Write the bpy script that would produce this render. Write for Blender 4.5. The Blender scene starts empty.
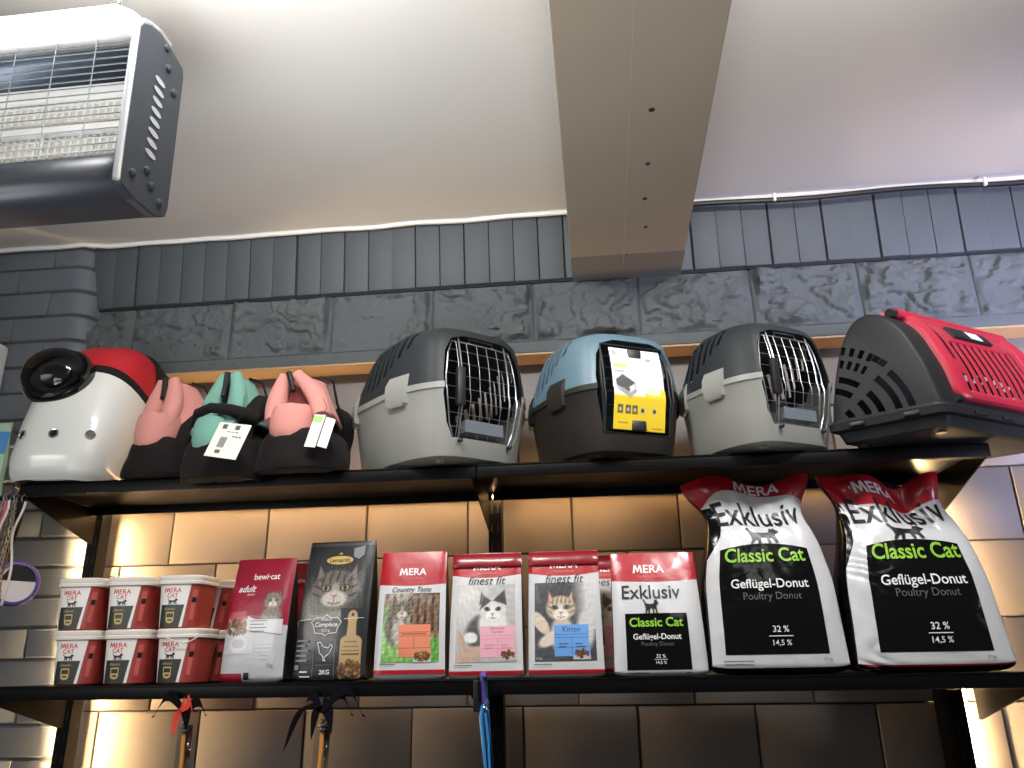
import bpy, bmesh, math, random
import numpy as np
from mathutils import Vector, Matrix, noise
random.seed(7)
SC = bpy.context.scene
COL = SC.collection
PI = math.pi

# ------------------------------------------------------------------ materials
def lin(c):
    r = []
    for v in c[:3]:
        v = v / 255.0
        r.append(v / 12.92 if v <= 0.04045 else ((v + 0.055) / 1.055) ** 2.4)
    return tuple(r)

def lin4(c):
    return (*lin(c), 1.0)

def nodes_of(name):
    m = bpy.data.materials.new(name)
    m.use_nodes = True
    nt = m.node_tree
    b = nt.nodes['Principled BSDF']
    return m, nt, b

def mat(name, rgb, rough=0.5, metal=0.0, var=0.06, vscale=18.0, bump=0.0, bscale=60.0, coat=0.0, spec=0.5,
        sheen=0.0, bdist=0.002):
    """plain surface with a little procedural variation and optional fine bump"""
    m, nt, b = nodes_of(name)
    N = nt.nodes; L = nt.links
    b.inputs['Roughness'].default_value = rough
    b.inputs['Metallic'].default_value = metal
    b.inputs['Specular IOR Level'].default_value = spec
    b.inputs['Coat Weight'].default_value = coat
    b.inputs['Coat Roughness'].default_value = 0.12
    b.inputs['Sheen Weight'].default_value = sheen
    tc = N.new('ShaderNodeTexCoord')
    nz = N.new('ShaderNodeTexNoise'); nz.inputs['Scale'].default_value = vscale; nz.inputs['Detail'].default_value = 5
    L.new(tc.outputs['Object'], nz.inputs['Vector'])
    mx = N.new('ShaderNodeMix'); mx.data_type = 'RGBA'
    c = lin(rgb)
    mx.inputs['A'].default_value = (*[max(0, x * (1 - var)) for x in c], 1)
    mx.inputs['B'].default_value = (*[min(1, x * (1 + var)) for x in c], 1)
    L.new(nz.outputs['Fac'], mx.inputs['Factor'])
    L.new(mx.outputs['Result'], b.inputs['Base Color'])
    if bump > 0:
        n2 = N.new('ShaderNodeTexNoise'); n2.inputs['Scale'].default_value = bscale; n2.inputs['Detail'].default_value = 6
        L.new(tc.outputs['Object'], n2.inputs['Vector'])
        bp = N.new('ShaderNodeBump'); bp.inputs['Strength'].default_value = bump; bp.inputs['Distance'].default_value = bdist
        L.new(n2.outputs['Fac'], bp.inputs['Height'])
        L.new(bp.outputs['Normal'], b.inputs['Normal'])
    return m

def mat_film(name, rgb, rough=0.3, bump=0.22):
    """glossy crinkled plastic film"""
    return mat(name, rgb, rough=rough, bump=bump, bscale=38.0, coat=0.35, var=0.03, bdist=0.004)

def mat_crinkle(name, rgb):
    """thin film full of sharp small creases"""
    m, nt, b = nodes_of(name)
    N = nt.nodes; L = nt.links
    b.inputs['Base Color'].default_value = lin4(rgb); b.inputs['Roughness'].default_value = 0.16
    b.inputs['Specular IOR Level'].default_value = 0.28
    tc = N.new('ShaderNodeTexCoord')
    n1 = N.new('ShaderNodeTexNoise'); n1.inputs['Scale'].default_value = 24; n1.inputs['Detail'].default_value = 3; n1.inputs['Distortion'].default_value = 1.6
    n1.noise_type = 'RIDGED_MULTIFRACTAL'
    L.new(tc.outputs['Object'], n1.inputs['Vector'])
    bp = N.new('ShaderNodeBump'); bp.inputs['Strength'].default_value = 0.35; bp.inputs['Distance'].default_value = 0.004
    L.new(n1.outputs['Fac'], bp.inputs['Height']); L.new(bp.outputs['Normal'], b.inputs['Normal'])
    return m

def mat_vcol(name, rough=0.3, bump=0.2):
    m, nt, b = nodes_of(name)
    N = nt.nodes; L = nt.links
    a = N.new('ShaderNodeAttribute'); a.attribute_name = 'print'
    L.new(a.outputs['Color'], b.inputs['Base Color'])
    b.inputs['Roughness'].default_value = rough
    b.inputs['Coat Weight'].default_value = 0.3
    tc = N.new('ShaderNodeTexCoord')
    n2 = N.new('ShaderNodeTexNoise'); n2.inputs['Scale'].default_value = 38; n2.inputs['Detail'].default_value = 5
    L.new(tc.outputs['Object'], n2.inputs['Vector'])
    bp = N.new('ShaderNodeBump'); bp.inputs['Strength'].default_value = bump; bp.inputs['Distance'].default_value = 0.004
    L.new(n2.outputs['Fac'], bp.inputs['Height']); L.new(bp.outputs['Normal'], b.inputs['Normal'])
    return m

def mat_emit(name, rgb, strength):
    m, nt, b = nodes_of(name)
    b.inputs['Base Color'].default_value = lin4(rgb)
    b.inputs['Emission Color'].default_value = (*rgb_lin(rgb), 1)
    b.inputs['Emission Strength'].default_value = strength
    return m

def rgb_lin(c):
    return lin(c)

def mat_clear(name, tint=(235, 240, 245), gloss=0.16):
    m = bpy.data.materials.new(name); m.use_nodes = True
    nt = m.node_tree; N = nt.nodes; L = nt.links
    N.remove(N['Principled BSDF'])
    out = N['Material Output']
    t = N.new('ShaderNodeBsdfTransparent'); t.inputs['Color'].default_value = lin4(tint)
    g = N.new('ShaderNodeBsdfGlossy'); g.inputs['Roughness'].default_value = 0.06
    lw = N.new('ShaderNodeLayerWeight'); lw.inputs['Blend'].default_value = gloss
    mx = N.new('ShaderNodeMixShader')
    L.new(lw.outputs['Fresnel'], mx.inputs['Fac'])
    L.new(t.outputs['BSDF'], mx.inputs[1]); L.new(g.outputs['BSDF'], mx.inputs[2])
    L.new(mx.outputs['Shader'], out.inputs['Surface'])
    return m

M = {}
def setup_mats():
    M['soldier'] = mat('painted_brick_grey', (73, 79, 84), 0.6, bump=0.25, bscale=70, var=0.1, vscale=5)
    M['stone'] = mat('painted_rough_stone', (82, 88, 91), 0.72, bump=0.8, bscale=48, var=0.12, vscale=7, bdist=0.006)
    M['pillar'] = mat('painted_brick_bluegrey', (96, 102, 111), 0.55, bump=0.2, bscale=60, var=0.08, vscale=5)
    M['mortar'] = mat('painted_mortar', (62, 66, 72), 0.8, bump=0.3, bscale=80)
    M['mortar_dark'] = mat('open_joint', (30, 32, 36), 0.9)
    M['block'] = mat('painted_block', (116, 111, 108), 0.5, bump=0.3, bscale=24, var=0.08, vscale=6)
    M['block_joint'] = mat('block_joint', (88, 83, 79), 0.8)
    M['tan'] = mat('tan_soffit', (168, 142, 112), 0.6, bump=0.1, var=0.08, vscale=8)
    M['ceiling'] = mat('ceiling_plaster', (188, 187, 184), 0.75, bump=0.12, bscale=14, var=0.025, vscale=1.5)
    M['caulk'] = mat('white_caulk', (228, 226, 222), 0.6)
    M['beam'] = mat('beam_plaster', (144, 134, 120), 0.8, bump=0.15, bscale=40, var=0.05, vscale=3)
    M['beam_grey'] = mat('beam_grey_paint', (114, 109, 103), 0.7, bump=0.15, bscale=40)
    M['beam_seam'] = mat('beam_seam', (164, 152, 138), 0.8)
    M['hole'] = mat('dark_hole', (40, 28, 20), 0.9)
    M['shelf'] = mat('black_steel', (9, 9, 10), 0.4, metal=0.0, spec=0.14, var=0.1, bump=0.05, bscale=120)
    M['floor'] = mat('floor_tile', (120, 112, 104), 0.5)
    M['white'] = mat_film('white_film', (208, 210, 212))
    M['red'] = mat_film('red_film', (176, 24, 38))
    M['fold_red'] = mat_film('folded_red_film', (138, 22, 34))
    M['darkred'] = mat_film('maroon_film', (150, 28, 52))
    M['black'] = mat_crinkle('black_film', (13, 14, 15))
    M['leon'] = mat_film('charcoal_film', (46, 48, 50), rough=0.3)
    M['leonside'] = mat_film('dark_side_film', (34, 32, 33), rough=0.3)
    M['silver'] = mat_film('silver_film', (186, 188, 192), rough=0.3)
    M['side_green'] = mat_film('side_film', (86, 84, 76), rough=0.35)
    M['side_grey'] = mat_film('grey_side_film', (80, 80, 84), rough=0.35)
    M['ink'] = mat('ink_black', (22, 22, 24), 0.35)
    M['ink_white'] = mat('ink_white', (235, 235, 235), 0.4)
    M['ink_green'] = mat('ink_lime', (138, 196, 52), 0.4)
    M['ink_grey'] = mat('ink_grey', (92, 94, 98), 0.4)
    M['ink_mid'] = mat('ink_midgrey', (128, 130, 134), 0.4)
    M['ink_red'] = mat('ink_red', (204, 40, 36), 0.4)
    M['ink_pink'] = mat('ink_pink', (226, 130, 140), 0.4)
    M['ink_gold'] = mat('ink_gold', (196, 170, 96), 0.4)
    M['lab_orange'] = mat('label_orange', (232, 140, 108), 0.4)
    M['lab_pink'] = mat('label_pink', (236, 178, 196), 0.4)
    M['lab_blue'] = mat('label_blue', (112, 168, 232), 0.4)
    M['lab_line'] = mat('label_line', (170, 90, 70), 0.5)
    M['lab_line_b'] = mat('label_line_blue', (50, 80, 130), 0.5)
    M['print'] = mat_vcol('printed_film')
    M['print_card'] = mat_vcol('printed_card', 0.45, 0.0)
    M['tub_red'] = mat('tub_red', (158, 60, 53), 0.4, coat=0.2)
    M['tub_white'] = mat('tub_white', (236, 234, 230), 0.4, coat=0.1)
    M['tub_dark'] = mat('tub_panel', (34, 42, 38), 0.4)
    M['tub_pic'] = mat('tub_side_picture', (196, 92, 84), 0.45)
    M['lid'] = mat('tub_lid', (232, 226, 218), 0.42)
    M['c_dark'] = mat('carrier_charcoal', (40, 44, 47), 0.5, spec=0.25, bump=0.12, bscale=300, bdist=0.0006)
    M['c_blue'] = mat('carrier_blue', (90, 116, 130), 0.42, bump=0.12, bscale=300, bdist=0.0006)
    M['c_light'] = mat('carrier_light_grey', (138, 139, 134), 0.38, bump=0.08, bscale=300, bdist=0.0006)
    M['c_brown'] = mat('carrier_dark_tray', (40, 37, 34), 0.5, spec=0.25, bump=0.1, bscale=300, bdist=0.0006)
    M['c_black'] = mat('carrier_black', (26, 26, 28), 0.42)
    M['wire'] = mat('chrome_wire', (158, 162, 166), 0.3, metal=0.9)
    M['smoke'] = mat('clear_dish', (104, 112, 120), 0.15)
    M['c4'] = mat('carrier_anthracite', (30, 32, 33), 0.5, spec=0.22, bump=0.1, bscale=300, bdist=0.0006)
    M['c4_red'] = mat('carrier_red', (166, 36, 56), 0.34)
    M['shell'] = mat('capsule_white', (232, 234, 230), 0.16, coat=0.6, var=0.01)
    M['capred'] = mat('capsule_red', (196, 34, 46), 0.45, bump=0.2, bscale=400, bdist=0.0008)
    M['fabric_black'] = mat('black_fabric', (28, 27, 28), 0.8, bump=0.35, bscale=220, sheen=0.03, spec=0.2)
    M['gloss_black'] = mat('gloss_black', (14, 14, 15), 0.12, coat=0.6)
    M['bubble'] = mat_clear('clear_bubble', (225, 230, 236), .35)
    M['film_clear'] = mat_clear('clear_wrap', (240, 244, 250), 0.25)
    M['f_brown'] = mat('dark_brown_fabric', (22, 19, 19), 0.85, bump=0.4, bscale=240, sheen=0.03, spec=0.2)
    M['f_pink'] = mat('pink_fabric', (200, 134, 126), 0.8, bump=0.3, bscale=90, sheen=0.1)
    M['f_mint'] = mat('mint_fabric', (106, 156, 142), 0.8, bump=0.3, bscale=90, sheen=0.1)
    M['f_pinkin'] = mat('rose_lining', (150, 72, 74), 0.9)
    M['f_mintin'] = mat('dark_lining', (38, 44, 42), 0.9)
    M['zip'] = mat('black_zip', (18, 18, 20), 0.5)
    M['tag_white'] = mat('tag_card', (226, 224, 214), 0.6)
    M['tag_green'] = mat('tag_green', (150, 206, 120), 0.6)
    M['h_dark'] = mat('heater_charcoal', (38, 42, 49), 0.4, metal=0.2, bump=0.05, bscale=200)
    M['h_silver'] = mat('heater_polished', (210, 214, 220), 0.2, metal=0.85)
    M['h_white'] = mat('heater_white_hood', (232, 232, 230), 0.35)
    M['h_ceramic'] = mat('heater_ceramic', (206, 202, 190), 0.8, bump=0.4, bscale=160)
    M['h_back'] = mat('heater_back', (84, 96, 112), 0.35, metal=0.6)
    M['cable'] = mat('black_cable', (18, 18, 20), 0.45)
    M['steel'] = mat('steel_link', (170, 166, 160), 0.28, metal=0.9)
    M['brass'] = mat('brass_link', (160, 132, 84), 0.3, metal=0.85)
    M['purple'] = mat('purple_rim', (98, 74, 160), 0.4)
    M['blue_strap'] = mat('blue_nylon', (52, 142, 214), 0.5, bump=0.3, bscale=400)
    M['feather_red'] = mat('red_feather', (214, 62, 40), 0.7)
    M['feather_dark'] = mat('dark_feather', (14, 12, 14), 0.9, spec=0.1)
    M['feather_navy'] = mat('navy_feather', (15, 14, 24), 0.9, spec=0.1)
    M['wood'] = mat('orange_wood_rod', (210, 140, 60), 0.5)
    M['pale'] = mat('pale_plastic', (204, 206, 202), 0.45)
    M['cord'] = mat('white_cord', (226, 216, 210), 0.6)
    M['cord_pink'] = mat('pink_cord', (206, 80, 110), 0.6)
    M['pouch_green'] = mat_film('pale_green_film', (176, 204, 178))
    M['pouch_blue'] = mat_film('sky_blue_film', (86, 146, 204))
    M['led_channel'] = mat('led_channel', (225, 220, 210), 0.5)
    M['led'] = mat_emit('warm_led', (255, 212, 152), 430.0)
    M['tube'] = mat_emit('hood_glow_white', (255, 250, 240), 16.0)  # emission of the tube added to whiten the heater hood
setup_mats()

# ------------------------------------------------------------------ mesh helpers
class MB:
    def __init__(self):
        self.v = []; self.f = []; self.m = []
    def add(self, verts, faces, mi=0):
        o = len(self.v)
        self.v.extend([tuple(p) for p in verts])
        for f in faces:
            self.f.append(tuple(i + o for i in f)); self.m.append(mi)
        return self
    def box(self, c, s, mi=0, rot=None, bev=0.0):
        bm = bmesh.new()
        bmesh.ops.create_cube(bm, size=1.0)
        for v in bm.verts:
            v.co = Vector((v.co.x * s[0], v.co.y * s[1], v.co.z * s[2]))
        if bev > 0:
            bmesh.ops.bevel(bm, geom=list(bm.edges), offset=min(bev, min(s) * 0.45), segments=2, affect='EDGES', profile=0.6)
        mt = Matrix.Translation(Vector(c))
        if rot is not None:
            mt = mt @ rot.to_4x4()
        bm.verts.ensure_lookup_table(); bm.verts.index_update()
        self.add([mt @ v.co for v in bm.verts], [[v.index for v in f.verts] for f in bm.faces], mi)
        bm.free(); return self
    def tube(self, pts, r, n=8, mi=0, closed=False, cap=True, flat=1.0):
        pts = [Vector(p) for p in pts]
        k = len(pts)
        rs = r if isinstance(r, (list, tuple)) else [r] * k
        rings = []; up = None
        for i, p in enumerate(pts):
            if closed:
                t = pts[(i + 1) % k] - pts[i - 1]
            else:
                t = pts[min(i + 1, k - 1)] - pts[max(i - 1, 0)]
            if t.length < 1e-9: t = Vector((0, 0, 1))
            t.normalize()
            if up is None:
                up = Vector((0, 0, 1)) if abs(t.z) < 0.9 else Vector((1, 0, 0))
            a = t.cross(up)
            if a.length < 1e-6: a = t.cross(Vector((0, 1, 0)))
            a.normalize(); b = a.cross(t).normalized(); up = b
            rings.append([p + a * (math.cos(2 * PI * j / n) * rs[i]) + b * (math.sin(2 * PI * j / n) * rs[i] * flat) for j in range(n)])
        self.loft(rings, mi, closed_path=closed, cap=cap and not closed)
        return self
    def loft(self, rings, mi=0, closed_path=False, cap=True, cap0=None, cap1=None):
        n = len(rings[0]); k = len(rings)
        verts = [p for r in rings for p in r]; faces = []
        for i in range(k if closed_path else k - 1):
            a = i * n; b = ((i + 1) % k) * n
            for j in range(n):
                j2 = (j + 1) % n
                faces.append((a + j, a + j2, b + j2, b + j))
        c0 = cap if cap0 is None else cap0; c1 = cap if cap1 is None else cap1
        if c0 and not closed_path: faces.append(tuple(reversed(range(n))))
        if c1 and not closed_path: faces.append(tuple(range((k - 1) * n, k * n)))
        self.add(verts, faces, mi); return self
    def lathe(self, prof, n=24, mi=0, mtx=None, cap=True):
        rings = []
        for r, z in prof:
            ring = [Vector((math.cos(2 * PI * j / n) * r, math.sin(2 * PI * j / n) * r, z)) for j in range(n)]
            if mtx is not None: ring = [mtx @ p for p in ring]
            rings.append(ring)
        return self.loft(rings, mi, cap=cap)
    def prism(self, poly, axis_vec, mi=0):
        """poly: list of 3D points (planar), extruded by axis_vec"""
        a = Vector(axis_vec); n = len(poly)
        p0 = [Vector(p) for p in poly]; p1 = [p + a for p in p0]
        self.add(p0 + p1, [tuple(reversed(range(n))), tuple(range(n, 2 * n))] + [(i, (i + 1) % n, n + (i + 1) % n, n + i) for i in range(n)], mi)
        return self
    def mesh(self, name, mats, smooth=True):
        me = bpy.data.meshes.new(name)
        me.from_pydata([tuple(p) for p in self.v], [], self.f)
        for m in (mats if isinstance(mats, (list, tuple)) else [mats]):
            me.materials.append(m)
        me.polygons.foreach_set('material_index', self.m)
        me.update()
        fix_normals(me)
        if smooth: shade(me)
        return me
    def build(self, name, mats, parent=None, smooth=True):
        return link(name, self.mesh(name, mats, smooth), parent)

def fix_normals(me):
    bm = bmesh.new(); bm.from_mesh(me)
    bmesh.ops.recalc_face_normals(bm, faces=list(bm.faces))
    bm.to_mesh(me); bm.free()

def shade(me, ang=38):
    me.polygons.foreach_set('use_smooth', [True] * len(me.polygons))
    try:
        me.set_sharp_from_angle(angle=math.radians(ang))
    except Exception:
        pass

def link(name, me, parent=None):
    o = bpy.data.objects.new(name, me); COL.objects.link(o)
    if parent is not None: o.parent = parent
    return o

def thing(name, label, cat, loc=(0, 0, 0), rz=0.0, group=None):
    o = bpy.data.objects.new(name, None); COL.objects.link(o)
    o.empty_display_size = 0.05
    o.location = loc; o.rotation_euler = (0, 0, rz)
    return tag(o, label, cat, group)

def tag(o, label, cat, group=None, kind=None):
    o['label'] = label; o['category'] = cat
    if group: o['group'] = group
    if kind: o['kind'] = kind
    return o

def struct(o, label=None, cat=None):
    o['kind'] = 'structure'
    if label: o['label'] = label
    if cat: o['category'] = cat
    return o

def dup(root, loc, rz, label, group=None):
    r = root.copy(); COL.objects.link(r); r.location = loc; r.rotation_euler = (0, 0, rz)
    r['label'] = label
    if group: r['group'] = group
    for ch in list(root.children):
        c = ch.copy(); COL.objects.link(c); c.parent = r
        for g in ch.children:
            d = g.copy(); COL.objects.link(d); d.parent = c
    return r

def boolean(me, cutters):
    """difference of closed meshes; returns a new mesh"""
    o = bpy.data.objects.new('tmp_body', me); COL.objects.link(o)
    cs = []
    for c in cutters:
        k = bpy.data.objects.new('tmp_cut', c); COL.objects.link(k); cs.append(k)
        md = o.modifiers.new('cut', 'BOOLEAN'); md.operation = 'DIFFERENCE'; md.solver = 'EXACT'; md.object = k
    bpy.context.view_layer.update()
    dg = bpy.context.evaluated_depsgraph_get()
    out = bpy.data.meshes.new_from_object(o.evaluated_get(dg))
    for k in cs: bpy.data.objects.remove(k)
    bpy.data.objects.remove(o)
    return out

# ------------------------------------------------------------------ flat print pieces mapped onto a surface
_text_cache = {}
def text_polys(s, bold=0.0, shear=0.0):
    key = (s, bold, shear)
    if key in _text_cache: return _text_cache[key]
    cu = bpy.data.curves.new('tmp_text', 'FONT'); cu.body = s; cu.size = 1.0
    cu.offset = bold; cu.shear = shear; cu.resolution_u = 4
    o = bpy.data.objects.new('tmp_text', cu); COL.objects.link(o)
    bpy.context.view_layer.update()
    dg = bpy.context.evaluated_depsgraph_get()
    me = bpy.data.meshes.new_from_object(o.evaluated_get(dg))
    vs = np.array([v.co[:2] for v in me.vertices]) if len(me.vertices) else np.zeros((0, 2))
    fs = [tuple(p.vertices) for p in me.polygons]
    bpy.data.objects.remove(o); bpy.data.curves.remove(cu); bpy.data.meshes.remove(me)
    lo = vs.min(0); hi = vs.max(0)
    vs = (vs - lo) / (hi - lo)
    asp = (hi[0] - lo[0]) / (hi[1] - lo[1])
    _text_cache[key] = (vs, fs, asp)
    return _text_cache[key]

class Decal:
    """2D shapes in (u,v) metres; cut on a grid and laid on surface S"""
    def __init__(self):
        self.v = []; self.f = []; self.m = []; self.k = []; self.cur = None
    def sec(self, name):
        """pieces added from here on become a part of this name"""
        self.cur = name; return self
    def poly(self, pts, mi=0):
        o = len(self.v); self.v += [tuple(p) for p in pts]
        self.f.append(tuple(range(o, o + len(pts)))); self.m.append(mi); self.k.append(self.cur); return self
    def rect(self, u0, v0, u1, v1, mi=0):
        return self.poly([(u0, v0), (u1, v0), (u1, v1), (u0, v1)], mi)
    def ell(self, u, v, a, b, mi=0, n=20):
        return self.poly([(u + a * math.cos(2 * PI * i / n), v + b * math.sin(2 * PI * i / n)) for i in range(n)], mi)
    def stroke(self, pts, w, mi=0):
        for (a, b) in zip(pts[:-1], pts[1:]):
            a = Vector(a); b = Vector(b); d = (b - a)
            if d.length < 1e-9: continue
            n = Vector((-d.y, d.x)).normalized() * w / 2
            e = d.normalized() * w * 0.25
            self.poly([a - n - e, b - n + e, b + n + e, a + n - e], mi)
        return self
    def text(self, s, u, v, width=None, height=None, mi=0, bold=0.0, shear=0.0, align='c', rot=0.0):
        vs, fs, asp = text_polys(s, bold, shear)
        if height is None: height = width / asp
        if width is None: width = height * asp
        o = len(self.v); cr, sr = math.cos(rot), math.sin(rot)
        dx = {'c': -0.5, 'l': 0.0, 'r': -1.0}[align]
        for p in vs:
            x = (p[0] + dx) * width; y = (p[1] - 0.5) * height
            self.v.append((u + x * cr - y * sr, v + x * sr + y * cr))
        for f in fs:
            self.f.append(tuple(i + o for i in f)); self.m.append(mi); self.k.append(self.cur)
        return self
    def mera(self, u, v, width, mi=0):
        h = width * .245; m = width * .31; x0 = u - width / 2; y0 = v - h / 2
        M_ = [(0, 0), (.2, 0), (.27, .68), (.46, .1), (.56, .1), (.74, .68), (.80, 0), (1, 0), (.86, 1), (.68, 1), (.51, .42), (.34, 1), (.15, 1)]
        self.poly([(x0 + a * m, y0 + b * h) for a, b in M_], mi)
        return self.text('ERA', x0 + m + width * .03, v, width=width * .66, height=h, mi=mi, bold=.02, align='l')
    def shape(self, pts, u, v, w, h, mi=0):
        return self.poly([(u + p[0] * w, v + p[1] * h) for p in pts], mi)
    def build(self, name, mats, parent, S, off=0.0006, step=0.006):
        r = None
        for q, key in enumerate(dict.fromkeys(self.k)):
            r = self._build(key or name, key, mats, parent, S, off + .0003 * q, step)
        return r
    def _build(self, name, key, mats, parent, S, off, step):
        bm = bmesh.new()
        bv = [bm.verts.new((p[0], p[1], 0)) for p in self.v]
        for f, mi, kk in zip(self.f, self.m, self.k):
            if kk != key: continue
            try:
                fc = bm.faces.new([bv[i] for i in f]); fc.material_index = mi
            except ValueError:
                pass
        bmesh.ops.delete(bm, geom=[v for v in bm.verts if not v.link_faces], context='VERTS')
        big = [f for f in bm.faces if len(f.verts) > 4]
        if big: bmesh.ops.triangulate(bm, faces=big, ngon_method='EAR_CLIP')
        us = [v.co.x for v in bm.verts]; vs = [v.co.y for v in bm.verts]
        for lo, hi, ax in ((min(us), max(us), 0), (min(vs), max(vs), 1)):
            k = int((hi - lo) / step)
            for i in range(1, k + 1):
                c = lo + (hi - lo) * i / (k + 1)
                co = (c, 0, 0) if ax == 0 else (0, c, 0); no = (1, 0, 0) if ax == 0 else (0, 1, 0)
                bmesh.ops.bisect_plane(bm, geom=list(bm.verts) + list(bm.edges) + list(bm.faces), plane_co=co, plane_no=no, dist=1e-6)
        P = np.array([v.co[:2] for v in bm.verts])
        lift = np.array([min([f.material_index for f in v.link_faces] or [0]) for v in bm.verts]) * .00012
        X = S(P[:, 0], P[:, 1], off + lift)
        for v, p in zip(bm.verts, X): v.co = p
        me = bpy.data.meshes.new(name); bm.to_mesh(me); bm.free()
        for m in (mats if isinstance(mats, (list, tuple)) else [mats]): me.materials.append(m)
        me.polygons.foreach_set('use_smooth', [True] * len(me.polygons))
        return link(name, me, parent)

def picture(name, parent, S, u0, v0, u1, v1, paint, nu=70, nv=90, off=0.0009, m=None):
    """a printed picture: a fine sheet on the surface with its colours as a colour attribute"""
    uu, vv = np.meshgrid(np.linspace(0, 1, nu), np.linspace(0, 1, nv))
    U = u0 + (u1 - u0) * uu.ravel(); V = v0 + (v1 - v0) * vv.ravel()
    X = S(U, V, off)
    idx = np.arange(nu * nv).reshape(nv, nu)
    q = np.stack([idx[:-1, :-1], idx[:-1, 1:], idx[1:, 1:], idx[1:, :-1]], -1).reshape(-1, 4)
    me = bpy.data.meshes.new(name); me.from_pydata([tuple(p) for p in X], [], [tuple(f) for f in q])
    rgb = paint(uu.ravel(), vv.ravel())
    set_col(me, rgb)
    me.materials.append(m or M['print'])
    me.polygons.foreach_set('use_smooth', [True] * len(me.polygons))
    return link(name, me, parent)

def set_col(me, rgb255):
    c = np.clip(rgb255, 0, 255) / 255.0
    c = np.where(c <= 0.04045, c / 12.92, ((c + 0.055) / 1.055) ** 2.4)
    a = me.color_attributes.new('print', 'FLOAT_COLOR', 'POINT')
    a.data.foreach_set('color', np.concatenate([c, np.ones((len(c), 1))], 1).ravel().astype(np.float32))

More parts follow.
